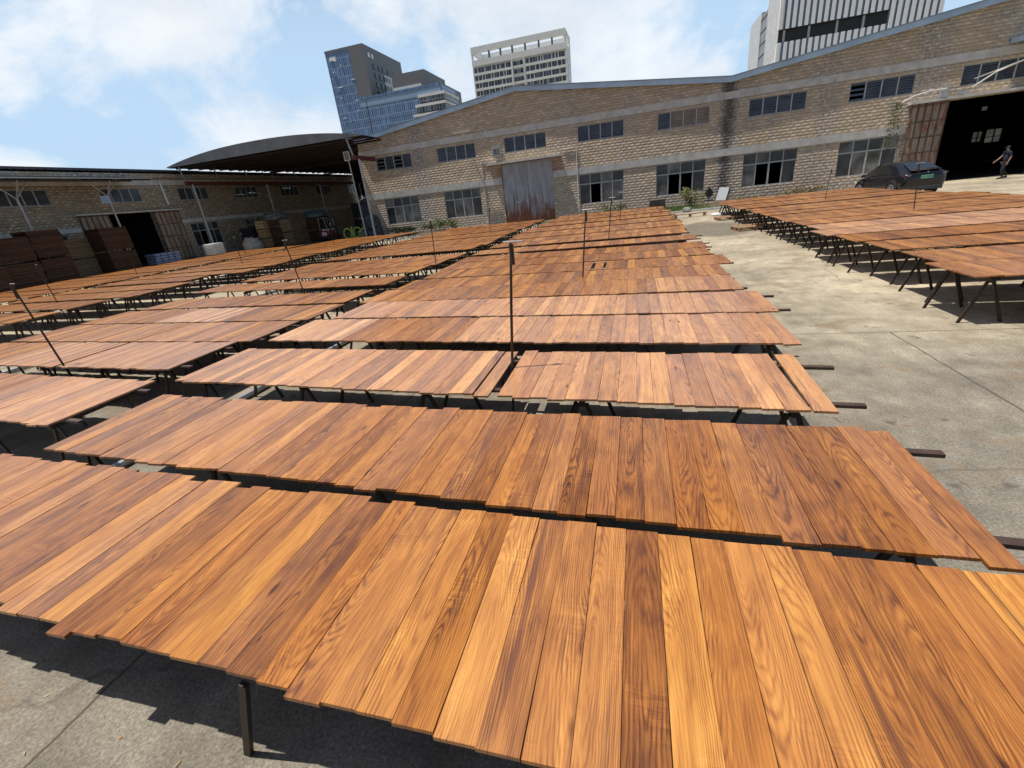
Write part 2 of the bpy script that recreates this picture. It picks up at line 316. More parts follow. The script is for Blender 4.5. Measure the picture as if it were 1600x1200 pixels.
# ------------------------------------------------------------------ mesh helpers
class MB:
    def __init__(s): s.v = []; s.f = []
    def quad(s, *p):
        n = len(s.v); s.v += [tuple(q) for q in p]; s.f.append(tuple(range(n, n+len(p))))
    def box(s, x0, x1, y0, y1, z0, z1):
        n = len(s.v)
        s.v += [(x0,y0,z0),(x1,y0,z0),(x1,y1,z0),(x0,y1,z0),(x0,y0,z1),(x1,y0,z1),(x1,y1,z1),(x0,y1,z1)]
        s.f += [tuple(n+i for i in q) for q in ((0,3,2,1),(4,5,6,7),(0,1,5,4),(1,2,6,5),(2,3,7,6),(3,0,4,7))]
    def bar(s, a, b, w, h=None, up=(0,0,1)):
        h = h or w; a = Vector(a); b = Vector(b); d = (b-a).normalized(); u = Vector(up)
        if abs(d.dot(u)) > .98: u = Vector((0,1,0))
        sx = d.cross(u).normalized()*w/2; sy = sx.cross(d).normalized()*h/2
        n = len(s.v)
        for p in (a, b): s.v += [tuple(p-sx-sy), tuple(p+sx-sy), tuple(p+sx+sy), tuple(p-sx+sy)]
        s.f += [tuple(n+i for i in q) for q in ((0,3,2,1),(4,5,6,7),(0,1,5,4),(1,2,6,5),(2,3,7,6),(3,0,4,7))]
    def tube(s, pts, r, k=8):
        pts = [Vector(p) for p in pts]; rs = r if isinstance(r, (list, tuple)) else [r]*len(pts)
        base = len(s.v)
        for i, p in enumerate(pts):
            d = (pts[min(i+1, len(pts)-1)]-pts[max(i-1, 0)]).normalized()
            u = Vector((0,0,1)) if abs(d.z) < .9 else Vector((0,1,0))
            a = d.cross(u).normalized(); b = a.cross(d).normalized()
            for j in range(k):
                t = 2*math.pi*j/k; s.v.append(tuple(p+(a*math.cos(t)+b*math.sin(t))*rs[i]))
        for i in range(len(pts)-1):
            for j in range(k):
                q = base+i*k; s.f.append((q+j, q+(j+1)%k, q+k+(j+1)%k, q+k+j))
        s.f.append(tuple(base+j for j in range(k))[::-1]); s.f.append(tuple(base+(len(pts)-1)*k+j for j in range(k)))
    def prism(s, poly, d0, d1, f):
        """extrude 2-D polygon; f(u, v, d) maps to 3-D"""
        n = len(s.v); k = len(poly)
        s.v += [tuple(f(u, v, d0)) for u, v in poly]+[tuple(f(u, v, d1)) for u, v in poly]
        s.f += [tuple(range(n, n+k))[::-1], tuple(range(n+k, n+2*k))]
        s.f += [(n+i, n+(i+1)%k, n+k+(i+1)%k, n+k+i) for i in range(k)]
    def wheel(s, c, r, wd, axis, k=20):
        c = Vector(c); ax = Vector(axis).normalized()
        s.tube([c-ax*wd/2, c-ax*wd*.42, c+ax*wd*.42, c+ax*wd/2], [r*.9, r, r, r*.9], k)
    def mesh(s, name, mat, smooth=False):
        me = bpy.data.meshes.new(name); me.from_pydata(s.v, [], s.f); me.validate()
        if mat: me.materials.append(mat)
        if smooth:
            for p in me.polygons: p.use_smooth = True
        return me
    def build(s, name, mat, parent=None, smooth=False, loc=None, label=None):
        o = bpy.data.objects.new(name, s.mesh(name, mat, smooth)); C.objects.link(o)
        if parent: o.parent = parent
        if loc: o.location = loc
        if label: o['label'] = label
        return o
def tag(o, label, cat, group=None, kind=None):
    if kind: o['kind'] = kind
    o['label'] = label
    if cat: o['category'] = cat
    if group: o['group'] = group
    return o
def thing(name, label, cat, loc=(0,0,0), rz=0.0, group=None):
    o = bpy.data.objects.new(name, None); C.objects.link(o); o.location = loc; o.rotation_euler = (0,0,rz); o.empty_display_size = .3
    return tag(o, label, cat, group)
def struct(o): o['kind'] = 'structure'; return o
def bevel(o, wdt, seg=2):
    b = o.modifiers.new('bevel', 'BEVEL'); b.width = wdt; b.segments = seg; b.limit_method = 'ANGLE'; return o
def inst(me, name, parent, loc=(0,0,0), rz=0.0):
    o = bpy.data.objects.new(name, me); C.objects.link(o); o.parent = parent; o.location = loc; o.rotation_euler = (0,0,rz); return o

ORD = 'zeroth first second third fourth fifth sixth seventh eighth ninth tenth eleventh twelfth thirteenth fourteenth fifteenth sixteenth seventeenth eighteenth nineteenth'.split()
def ordinal(n):
    if n < 20: return ORD[n]
    t = {2:'twent', 3:'thirt', 4:'fort', 5:'fift', 6:'sixt'}[n//10]
    return t+'ieth' if n % 10 == 0 else t+'y-'+ORD[n % 10]

def project(p):
    q = Vector(p)-Vector((0,0,H)); c = (q.dot(r_), q.dot(d_), q.dot(f_))
    if c[2] < .05: return None
    return 800+FPX*c[0]/c[2], 600+FPX*c[1]/c[2]
def clip_area(pts):
    if any(p is None for p in pts): return 0
    for ax, lim, sgn in ((0,0,1),(0,1600,-1),(1,0,1),(1,1200,-1)):
        o = []
        for i in range(len(pts)):
            a, b = pts[i-1], pts[i]; ia, ib = (a[ax]-lim)*sgn >= 0, (b[ax]-lim)*sgn >= 0
            if ia != ib:
                t = (lim-a[ax])/(b[ax]-a[ax]); o.append((a[0]+t*(b[0]-a[0]), a[1]+t*(b[1]-a[1])))
            if ib: o.append(b)
        pts = o
        if len(pts) < 3: return 0
    return abs(sum(pts[i-1][0]*pts[i][1]-pts[i][0]*pts[i-1][1] for i in range(len(pts))))/2

# ------------------------------------------------------------------ ground
g = MB(); g.quad((-1500,-1500,0),(1500,-1500,0),(1500,1500,0),(-1500,1500,0))
o = g.build('ground', CONC); o['kind'] = 'structure'
lr = random.Random(77); g = MB()
for _ in range(230):
    x, y = lr.choice(((lr.uniform(1.6, 4.6), lr.uniform(2, 26)), (lr.uniform(-3.4, .5), lr.uniform(.0, .8)), (lr.uniform(-12, -4.6), lr.uniform(2, 20))))
    a = lr.uniform(0, 3.14); L = lr.uniform(.003, .016); W_ = L*lr.uniform(.15, .5); ca, sa = math.cos(a), math.sin(a); h = lr.uniform(.002, .006)
    n = len(g.v)
    for z in (.0, h): g.v += [(x+u*ca-v*sa, y+u*sa+v*ca, z) for u, v in ((-L,-W_),(L*.8,-W_),(L,W_),(-L*.7,W_))]
    g.f += [tuple(n+i for i in q) for q in ((4,5,6,7),(0,1,5,4),(1,2,6,5),(2,3,7,6),(3,0,4,7))]
tag(g.build('wood_chips', simple('dry_wood_chips', (.34,.24,.14), .8, 0, .5, 3)), 'small wood chips and litter scattered over the concrete', None, None, 'stuff')
g = MB(); g.box(-23, 12.2, 31.75, 37.3, 0, .05); struct(g.build('planting_bed', SOIL))
g = MB(); g.box(-23, 12.2, 31.55, 31.75, 0, .11); struct(g.build('kerb', BAND))

# ------------------------------------------------------------------ plank rows and racks
TOP = .613; TH = .018; PW = .1415; PL = 1.05
rows = []   # block, x0, x1, y at x0, y at x1, gaps [(x, width)]
def R_(b, x0, x1, y0, y1, gaps=(), L=PL): rows.append(dict(b=b, x0=x0, x1=x1, y0=y0, y1=y1, gaps=list(gaps), L=L))
R_('M', -5.0, 2.35, .955, .55, L=1.02); R_('M', -4.68, 1.455, 2.07, 1.675); R_('M', -4.97, 1.26, 3.50, 2.95, [(-1.32, .018), (-1.17, .075)], 1.08)
R_('M', -4.95, 1.45, 4.92, 4.30); R_('M', -4.66, 1.62, 6.03, 5.40); R_('M', -4.85, 1.42, 7.08, 6.62)
R_('M', -4.70, 1.45, 8.12, 7.66); R_('M', -4.60, 1.62, 9.28, 8.70, [(-.86, .07), (-.62, .05)]); R_('M', -4.65, 1.57, 10.38, 9.86)
R_('M', -4.70, 1.55, 11.50, 10.95); R_('M', -4.70, 1.58, 12.95, 12.60)
for i, y in enumerate((14.35, 15.45, 16.75, 17.85, 19.25, 20.35, 21.95, 23.05, 24.6, 25.8, 27.2, 28.4)):
    R_('M', -4.6+random.uniform(-.12,.12), 1.62+random.uniform(-.12,.12), y+.15, y-.08)
R_('L', -11.4, -5.18, 2.98, 2.42); R_('L', -11.3, -5.45, 4.25, 3.84, [(-7.80, .07)]); R_('L', -11.25, -5.25, 5.38, 4.90, [(-7.80, .03)])
R_('L', -11.2, -5.15, 6.50, 6.00); R_('L', -11.0, -5.2, 7.66, 7.20); R_('L', -11.55, -5.3, 9.55, 8.85)
R_('L', -11.4, -5.4, 11.02, 10.40); R_('L', -11.2, -5.25, 12.1, 11.5); R_('L', -11.3, -5.1, 13.2, 12.6)
for y in (14.85, 15.95, 17.1, 18.2, 19.6, 20.7, 22.1, 23.3, 24.5, 25.9, 27.1): R_('L', -11.3+random.uniform(-.15,.15), -5.15+random.uniform(-.15,.1), y+.1, y-.05)
R_('N', -20.4, -14.0, 6.35, 5.75); R_('N', -20.4, -14.2, 7.50, 6.98); R_('N', -20.4, -14.5, 8.80, 8.40); R_('N', -20.3, -14.05, 10.1, 9.65)
R_('N', -20.3, -14.3, 11.3, 10.9); R_('N', -20.2, -15.1, 12.75, 12.35); R_('N', -20.2, -13.7, 13.95, 13.5)
for y in (15.1, 16.3, 17.5, 18.9, 20.0, 21.2, 22.6, 23.8, 25.0, 26.3, 27.4): R_('N', -20.2+random.uniform(-.2,.2), -13.9+random.uniform(-.3,.2), y+.1, y-.1)
for y in (9.5, 10.7, 11.9, 13.2, 14.3, 15.5, 16.9, 18.0, 19.2, 20.6, 21.8, 23.0, 24.3, 25.5): R_('O', -27.0+random.uniform(-.3,.3), -21.0+random.uniform(-.2,.2), y+.1, y-.1)
R_('R', 4.45, 10.6, 5.45, 4.95); R_('R', 3.95, 10.5, 6.62, 6.30); R_('R', 4.13, 10.5, 7.68, 7.42); R_('R', 4.12, 10.6, 8.95, 8.75)
R_('R', 4.06, 10.6, 10.14, 10.05); R_('R', 3.95, 10.5, 11.30, 11.35); R_('R', 4.2, 10.6, 12.42, 12.42); R_('R', 4.2, 10.4, 13.65, 13.7)
R_('R', 4.15, 10.4, 14.8, 14.9); R_('R', 4.2, 10.5, 15.9, 16.0); R_('R', 4.2, 10.6, 17.2, 17.3)
for y in (18.5, 19.65, 21.2, 22.3, 23.7, 24.8, 26.2, 27.3): R_('R', 4.2+random.uniform(-.12,.12), (10.6 if y < 19 else 10.9)+random.uniform(-.5,.3), y, y)
BN = dict(M='central block', L='left block', N='second block on the left', O='farthest left block', R='right-hand block')
cnt = {}
for rw in rows:
    cnt[rw['b']] = cnt.get(rw['b'], 0)+1; rw['n'] = cnt[rw['b']]

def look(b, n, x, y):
    """(pale, wet) of a board in this spot; pale is painted sky glare"""
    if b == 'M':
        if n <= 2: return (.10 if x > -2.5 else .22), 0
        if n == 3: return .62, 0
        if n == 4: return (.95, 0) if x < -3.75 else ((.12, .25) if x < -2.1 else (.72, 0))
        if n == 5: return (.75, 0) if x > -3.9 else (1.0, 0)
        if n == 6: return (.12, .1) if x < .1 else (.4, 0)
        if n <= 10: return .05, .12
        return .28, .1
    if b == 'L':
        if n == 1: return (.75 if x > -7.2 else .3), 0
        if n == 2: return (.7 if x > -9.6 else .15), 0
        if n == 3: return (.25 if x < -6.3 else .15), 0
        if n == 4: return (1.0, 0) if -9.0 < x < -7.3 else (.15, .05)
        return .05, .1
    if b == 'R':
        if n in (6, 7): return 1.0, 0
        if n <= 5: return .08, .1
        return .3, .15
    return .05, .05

plank_list = []
for rw in rows:
    x = rw['x0']; W = rw['x1']-rw['x0']; gaps = sorted(rw['gaps']); k = 0
    while x < rw['x1']-.105:
        wd = PW*random.uniform(.96, 1.04) if random.random() < .9 else PW*.82
        skip = 0
        for gx, gw in gaps:
            if x-1e-6 < gx-.04 <= x+wd: wd = gx-x; skip = gw; gaps = [q for q in gaps if q[0] != gx]; break
        yb = rw['y0']+(rw['y1']-rw['y0'])*(x-rw['x0'])/W
        stag = random.choice((0, 0, 0, .004, -.004, .002, .009, -.016, 0, -.003, 0, .003, -.022, 0))+random.uniform(-.006, .006)
        if rw['b'] == 'M' and rw['n'] == 1 and abs(x+2.42) < .07: stag = -.05
        L = rw['L']+random.uniform(-.004, .004)+(random.random() < .12)*random.uniform(-.04, .03)
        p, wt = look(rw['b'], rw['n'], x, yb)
        far_fac = 0 if yb < 6 else .0
        tone = min(.76, max(.30, random.gauss(.51, .12)))
        plank_list.append(dict(row=rw, x=x+.0008, w=wd-.0022, y=yb+stag, L=L, a=random.uniform(-.0035, .0035) if yb < 12 else 0, z=TOP+random.uniform(-.0015, .0015),
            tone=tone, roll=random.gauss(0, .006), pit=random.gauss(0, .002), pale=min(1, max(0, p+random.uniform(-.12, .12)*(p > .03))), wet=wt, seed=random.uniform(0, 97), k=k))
        k += 1; x += wd+skip
    rw['count'] = k
# the last plank at the right end of the third central row lies askew with a gap
m3 = [p for p in plank_list if p['row']['b'] == 'M' and p['row']['n'] == 3][-1]; m3['x'] += .03; m3['a'] = -.03

def plank_geo(p, bev):
    """vertices, faces, pl attribute for one plank in world space; small chamfer on near ones"""
    x0, x1, y0, y1, z1 = p['x'], p['x']+p['w'], p['y'], p['y']+p['L'], p['z']; z0 = z1-TH
    cx, cy = (x0+x1)/2, (y0+y1)/2; ca, sa = math.cos(p['a']), math.sin(p['a'])
    if bev:
        c = .0012
        vs = [(x0,y0,z0),(x1,y0,z0),(x1,y1,z0),(x0,y1,z0),(x0,y0,z1-c),(x1,y0,z1-c),(x1,y1,z1-c),(x0,y1,z1-c),(x0+c,y0+c,z1),(x1-c,y0+c,z1),(x1-c,y1-c,z1),(x0+c,y1-c,z1)]
        fs = [(0,3,2,1),(8,9,10,11),(0,1,5,4),(1,2,6,5),(2,3,7,6),(3,0,4,7),(4,5,9,8),(5,6,10,9),(6,7,11,10),(7,4,8,11)]
    else:
        vs = [(x0,y0,z0),(x1,y0,z0),(x1,y1,z0),(x0,y1,z0),(x0,y0,z1),(x1,y0,z1),(x1,y1,z1),(x0,y1,z1)]
        fs = [(0,3,2,1),(4,5,6,7),(0,1,5,4),(1,2,6,5),(2,3,7,6),(3,0,4,7)]
    ov, at = [], []
    for (x, y, z) in vs:
        dx, dy = x-cx, y-cy
        ov.append((cx+dx*ca-dy*sa, cy+dx*sa+dy*ca, z+dx*p['roll']+dy*p['pit'])); at.append((dx, dy+(z-z1)*1.0, p['seed']))
    return ov, fs, at
def set_attr(me, pl, tn):
    a = me.attributes.new('pl', 'FLOAT_VECTOR', 'POINT'); a.data.foreach_set('vector', [c for v in pl for c in v])
    a = me.attributes.new('tn', 'FLOAT_VECTOR', 'POINT'); a.data.foreach_set('vector', [c for v in tn for c in v])
for p in plank_list:
    x0, x1, y0, y1 = p['x'], p['x']+p['w'], p['y'], p['y']+p['L']
    p['area'] = clip_area([project(q) for q in ((x0,y0,TOP),(x1,y0,TOP),(x1,y1,TOP),(x0,y1,TOP))])
big = sorted(plank_list, key=lambda p: -p['area'])[:300]
bigset = set(id(p) for p in big)
first_vis = {}
for p in plank_list:
    if p['row']['b'] == 'M' and p['row']['n'] == 1 and p['area'] > 0: first_vis.setdefault(1, p['k'])
def tone_word(p):
    if p['pale'] > .55: return 'pale pinkish' if p['tone'] > .45 else 'glare-tinted pinkish-brown'  # the pinkish tint is the painted sky glare
    t = p['tone']
    return 'dark brown' if t < .32 else 'reddish-brown' if t < .5 else 'golden brown' if t < .7 else 'light honey-coloured'
for p in big:
    rw = p['row']; vs, fs, at = plank_geo(p, True)
    ox, oy = p['x']+p['w']/2, p['y']
    vs = [(x-ox, y-oy, z-(TOP-TH)) for x, y, z in vs]
    me = bpy.data.meshes.new('plank'); me.from_pydata(vs, [], fs); me.materials.append(WOOD)
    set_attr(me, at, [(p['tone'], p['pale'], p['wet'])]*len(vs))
    ob = bpy.data.objects.new('plank', me); C.objects.link(ob); ob.location = (ox, oy, TOP-TH)
    if rw['b'] == 'M' and rw['n'] == 1:
        where = ordinal(p['k']-first_vis[1]+1)+' from the left photo edge in the nearest row'
    elif rw['b'] in 'R': where = ordinal(p['k']+1)+' from the left end of row '+ordinal(rw['n'])+' in the '+BN[rw['b']]
    else: where = ordinal(rw['count']-p['k'])+' from the right end, '+ordinal(rw['n'])+' row of the '+BN[rw['b']]
    tag(ob, tone_word(p)+' plank, '+where, 'plank', 'oiled hardwood planks laid side by side on racks')
vs, fs, at, tn = [], [], [], []
for p in plank_list:
    if id(p) in bigset: continue
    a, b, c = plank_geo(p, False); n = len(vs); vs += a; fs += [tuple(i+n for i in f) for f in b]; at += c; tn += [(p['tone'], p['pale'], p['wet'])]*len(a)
me = bpy.data.meshes.new('distant_planks'); me.from_pydata(vs, [], fs); me.materials.append(WOOD); set_attr(me, at, tn)
ob = bpy.data.objects.new('distant_planks', me); C.objects.link(ob)
tag(ob, 'thousands of oiled brown planks on the more distant racks', 'planks', None, 'stuff')

# racks: two long rails on splayed-leg trestles
RZ = TOP-TH-.003
def leg_geo(sx):
    m = MB(); m.bar((0,0,-.045), (sx*.19, 0, -(RZ-.034)), .032, .022, up=(0,1,0)); return m
LEGM = {s: leg_geo(s).mesh('leg', BLACKST) for s in (-1, 1)}
bm_ = MB(); bm_.box(-.022,.022, 0,.86, -.05,0); BEAMM = bm_.mesh('beam', BLACKST)
def rack(rw):
    dx = rw['x1']-rw['x0']; sl = (rw['y1']-rw['y0'])/dx; ext = .12 if rw['b'] != 'M' else (.20 if rw['n'] in (2, 3) else random.choice((.04,.08,.12)))
    xa, xb = rw['x0']+.06, rw['x1']-.06
    label = 'dark trestle rack carrying the '+ordinal(rw['n'])+' row of planks in the '+BN[rw['b']]
    near = project((xa/2+xb/2, rw['y0'], .3)) is not None and math.hypot((xa+xb)/2, rw['y0']) < 14.5
    yat = lambda x: rw['y0']+(x-rw['x0'])*sl
    st = []; n = max(2, int(round(dx/1.22)))
    for i in range(n): st.append(xa+.22+(xb-xa-.44)*i/(n-1)+random.uniform(-.08,.08))
    if rw['b'] == 'M' and rw['n'] == 1: st = [-4.3, -2.95, -1.40, .15, 1.6]
    if near:
        t = thing('plank_rack', label, 'trestle rack', (xa, rw['y0'], 0), 0, 'dark trestle racks under the planks')
        for off in (.17, .86):
            m = MB(); e = ext+random.uniform(-.04,.12); m.bar((-.02, off, RZ-.012), (xb-xa+e, off+sl*(xb-xa+e), RZ-.012), .048, .022); m.build('rail', RAILM, t)
        for x in st:
            y = yat(x)-rw['y0']+.09
            inst(BEAMM, 'beam', t, (x-xa, y, RZ-.034))
            for off in (.05, .80):
                for s_ in (-1, 1):
                    if rw['b'] == 'M' and rw['n'] == 1:
                        # only one leg of the nearest rack stands out by the edge; the others are set back under it
                        if off < .1 and abs(x+1.4) < .1 and s_ > 0: continue
                        oo = (-.06 if abs(x+1.4) < .1 else .45) if off < .1 else off
                    else: oo = off
                    inst(LEGM[s_], 'leg', t, (x-xa+s_*.03, y+oo, RZ-.034))
    else:
        m = MB()
        for off in (.17, .86): m.bar((xa-.02, rw['y0']+off, RZ-.017), (xb+ext, rw['y0']+off+sl*(xb+ext-xa), RZ-.017), .055, .03)
        for x in st:
            y = yat(x)+.09; m.box(x-.022, x+.022, y, y+.86, RZ-.084, RZ-.034)
            for off in (.05, .80):
                for s_ in (-1, 1): m.bar((x+s_*.03, y+off, RZ-.08), (x+s_*.22, y+off, 0), .038, .026, up=(0,1,0))
        t = m.build('plank_rack', BLACKST); tag(t, label, 'trestle rack', 'dark trestle racks under the planks')
for rw in rows: rack(rw)

# ------------------------------------------------------------------ walls with openings
def wall_holes(mb, x0, x1, z0, tops, holes, y0=0.0, y1=.24, inner=True):
    """tops: [(x, z)] roofline; holes: [(xa, xb, za, zb)] real openings through a wall of thickness y1-y0"""
    xs = sorted(set([x0, x1]+[t[0] for t in tops if x0 < t[0] < x1]+[v for h in holes for v in h[:2]]))
    def top(x):
        for (a, za), (b, zb) in zip(tops, tops[1:]):
            if a-1e-6 <= x <= b+1e-6: return za+(zb-za)*(x-a)/(b-a)
        return tops[-1][1]
    for xa, xb in zip(xs, xs[1:]):
        xm = (xa+xb)/2; hs = sorted([(h[2], h[3]) for h in holes if h[0] < xm < h[1]]); z = z0
        segs = []
        for a, b in hs:
            if a > z+1e-6: segs.append((z, a, z, a))
            z = b
        segs.append((z, z, top(xa), top(xb)))
        for s_ in segs:
            if len(s_) == 4 and s_ is not segs[-1]: za0, zb1 = s_[0], s_[1]; q = [(xa, za0), (xb, za0), (xb, zb1), (xa, zb1)]
            else: q = [(xa, z), (xb, z), (xb, s_[3]), (xa, s_[2])]
            mb.quad(*[(a, y0, b) for a, b in q])
            mb.quad(*[(a, y1, b) for a, b in q[::-1]])
    for h in holes:
        a, b, c, d = h
        mb.quad((a,y0,c),(b,y0,c),(b,y1,c),(a,y1,c)); mb.quad((a,y0,d),(a,y1,d),(b,y1,d),(b,y0,d))
        mb.quad((a,y0,c),(a,y1,c),(a,y1,d),(a,y0,d)); mb.quad((b,y0,c),(b,y0,d),(b,y1,d),(b,y1,c))
    zt0, zt1 = top(x0), top(x1)
    mb.quad((x0,y0,z0),(x0,y0,zt0),(x0,y1,zt0),(x0,y1,z0)); mb.quad((x1,y0,z0),(x1,y1,z0),(x1,y1,zt1),(x1,y0,zt1))

def louvre_window(par, x0, x1, z0, z1, pale=(), broken=()):
    f = MB(); w = (x1-x0)/4
    f.box(x0, x1, .05, .11, z0, z0+.05); f.box(x0, x1, .05, .11, z1-.05, z1)
    for i in range(5):
        x = x0+i*w; f.box(max(x0, x-.035), min(x1, x+.035), .04, .12, z0+.05, z1-.05)
    fr = f.build('window', FRAME, par)
    for i in range(4):
        s = MB(); a, b = x0+i*w+.04, x0+(i+1)*w-.04; n = 7; dz = (z1-z0-.1)/n
        for k in range(n):
            if i in broken and k % 2: continue
            z = z0+.05+k*dz; t = random.uniform(.5, 1.0)*dz
            s.quad((a, .075-.02, z), (b, .075-.02, z), (b, .105, z+dz*.98*min(1, t/dz+.35)), (a, .105, z+dz*.98*min(1, t/dz+.35)))
        s.build('louvre', SLATLT if i in pale else SLAT, fr)
def casement_window(par, x0, x1, z0, z1, open_=(), curtain=()):
    f = MB(); w = (x1-x0)/4; zm = z0+(z1-z0)*.665
    f.box(x0, x1, .05, .12, z0, z0+.07); f.box(x0, x1, .05, .12, z1-.06, z1); f.box(x0+.04, x1-.04, .045, .125, zm-.04, zm+.04)
    for i in range(5):
        x = x0+i*w; hw = .055 if i in (0, 2, 4) else .035
        f.box(max(x0, x-hw), min(x1, x+hw), .055, .115, z0+.07, zm-.04); f.box(max(x0, x-.03), min(x1, x+.03), .055, .115, zm+.04, z1-.06)
    fr = f.build('window', FRAME, par)
    for i in range(4):
        a, b = x0+i*w+.04, x0+(i+1)*w-.04
        p = MB(); p.box(a, b, .082, .088, zm+.04, z1-.06); p.build('pane', GLASS if (i+len(open_)) % 3 else GLASSC, fr)
        if i not in open_:
            p = MB(); p.box(a, b, .082, .088, z0+.07, zm-.04); p.build('pane', GLASSC if i in curtain else GLASS, fr)

# ------------------------------------------------------------------ brick workshop facing the camera
FZ = -.0272
ws = thing('brick_workshop', 'long tan brick workshop with two pale bands and a blue roof edge behind the racks', 'building', (0, 37.8, 0), math.atan(FZ))
ups = [(-21.38, -18.03), (-15.65, -12.32), (-9.88, -6.56), (-4.15, -.81), (1.53, 4.91), (7.33, 10.68), (13.06, 16.43), (18.74, 22.1), (24.5, 27.85)]
lows = [(-21.32, -17.98), (-15.6, -12.3), (-4.18, -.85), (1.48, 4.83), (7.25, 10.55), (12.95, 16.22)]
DOORX = (-10.33, -6.21)
holes = [(a, b, 5.23, 6.31) for a, b in ups]+[(a, b, .88, 3.05) for a, b in lows]+[(DOORX[0], DOORX[1], 0, 4.49), (18.35, 23.2, 0, 4.55)]
tops = [(-22.82, 7.72), (-8.6, 9.38), (6.1, 7.64), (20.6, 9.38), (35.3, 7.65), (42.0, 8.4)]
m = MB(); wall_holes(m, -22.82, 42.0, 0, tops, holes)
DEP = 32
m.quad((-22.82, .24, 0), (-22.82, .24, 7.72), (-22.82, DEP, 7.72), (-22.82, DEP, 0)); m.quad((42.0, .24, 0), (42.0, DEP, 0), (42.0, DEP, 8.4), (42.0, .24, 8.4))
bh = [(36.1, 36.95, 2.1, 3.1), (37.3, 38.7, 1.9, 3.2), (36.3, 36.85, 5.2, 5.6)]
wl = m.build('wall', BRICK, ws)
m = MB(); wall_holes(m, -22.82, 42.0, 0, tops, bh, DEP, DEP+.2); m.build('back_wall', DARKIN, ws)
m = MB(); m.quad((-22.5, .3, .004), (35, .3, .004), (35, DEP, .004), (-22.5, DEP, .004)); m.build('floor', DARKIN, ws)
m = MB()
for x in (6.15,):  m.box(x-.1, x+.1, .3, DEP-.1, 0, 7.6)
for x in (-14.5, -2, 12): m.box(x-.1, x+.1, 6, DEP-.1, 0, 7.4)
m.build('partition', DARKIN, ws)
m = MB()
for x, y in ((19.9, 4), (21.6, 9), (26.5, 18)):
    m = MB(); m.box(x-.11, x+.11, y-.11, y+.11, .01, 7.6); m.build('column', STEEL, ws)
m = MB()
for (a, za), (b, zb) in zip(tops, tops[1:]):
    m.quad((a, -.22, za+.06), (b, -.22, zb+.06), (b, DEP+.4, zb+.06), (a, DEP+.4, za+.06))
    m.quad((a, -.22, za+.02), (a, DEP+.4, za+.02), (b, DEP+.4, zb+.02), (b, -.22, zb+.02))
rf = m.build('roof', BLUEDK, ws)
for (a, za), (b, zb) in zip(tops, tops[1:]):
    m = MB(); ex = .15 if a < -20 else 0
    m.prism([(a-ex, za-.21), (b, zb-.21), (b, zb+.10), (a-ex, za+.10)], -.25, -.03, lambda u, v, d: (u, d, v)); m.build('fascia', BLUE, rf)
    m = MB(); m.prism([(a-ex, za+.10), (b, zb+.10), (b, zb+.15), (a-ex, za+.15)], -.29, -.02, lambda u, v, d: (u, d, v)); m.build('roof_edge', BLUEDK, rf)
def bands(z0, z1, skip, x0=-22.86, x1=42.0, par=ws):
    xs = [x0]+[v for s_ in skip for v in s_]+[x1]
    for a, b in zip(xs[::2], xs[1::2]):
        m = MB(); m.box(a, b, -.035, -.002, z0, z1); m.build('band', BAND, par)
bands(3.07, 3.53, [(DOORX[0]-.05, DOORX[1]+.05), (16.45, 24.9)]); bands(6.50, 6.92, [])
for i, (a, b) in enumerate(ups): louvre_window(ws, a, b, 5.23, 6.31, pale={4: (1, 2, 3)}.get(i, ()), broken={0: (0, 2), 6: (0,)}.get(i, ()))
for i, (a, b) in enumerate(lows): casement_window(ws, a, b, .88, 3.05, open_={2: (1,), 3: (1, 2), 4: (1, 2)}.get(i, ()), curtain={0: (1, 2, 3), 1: (1, 2), 2: (2, 3), 5: (1, 2), 4: (0,), 3: (0,)}.get(i, ()))
# zinc double door
for k in (0, 1):
    m = MB(); a = DOORX[0]+.03+k*2.045; m.box(a, a+2.03, .06, .11, .03, 4.46)
    for i in range(4): m.box(a+.02+i*.5, a+.05+i*.5, .045, .06, .05, 4.44)
    m.box(a, a+2.03, .04, .06, 2.3, 2.36)
    dr = m.build('door_leaf', DOOR, ws)
m = MB(); m.box(-11.4, -5.5, -.50, -.002, 4.50, 4.62); m.build('door_canopy', BAND, ws)
# big opening: rusty sliding leaf pushed aside, lintel canopy
m = MB(); m.box(16.46, 18.33, -.16, -.11, .05, 4.58)
sdr = m.build('sliding_door', RUSTDOOR, ws, label='rusty framed sliding door leaf pushed aside')
RUSTBAR = simple('rusty_bars', (.11,.06,.042), .8, 0, .6, 2.5)
m = MB()
for i in range(6): m.box(16.46+i*.364, 16.51+i*.364, -.21, -.16, .05, 4.58)
for k in range(6): m.box(16.46, 18.33, -.20, -.165, .08+k*.87, .15+k*.87)
m.build('bars', RUSTBAR, sdr)
m = MB(); m.box(23.1, 24.9, -.16, -.11, .05, 4.58)
for i in range(4): m.box(23.1+i*.58, 23.15+i*.58, -.19, -.16, .05, 4.58)
m.build('sliding_door', RUSTDOOR, ws)
m = MB(); m.box(16.3, 25.2, -.45, -.002, 4.60, 4.74); m.build('door_canopy', BAND, ws)
m = MB(); m.prism([(0, 7.02), (-2.3, 6.86), (-2.3, 6.93), (0, 7.28)], 20.6, 33, lambda u, v, d: (d, u, v)); m.build('canopy', BLUEDK, ws)
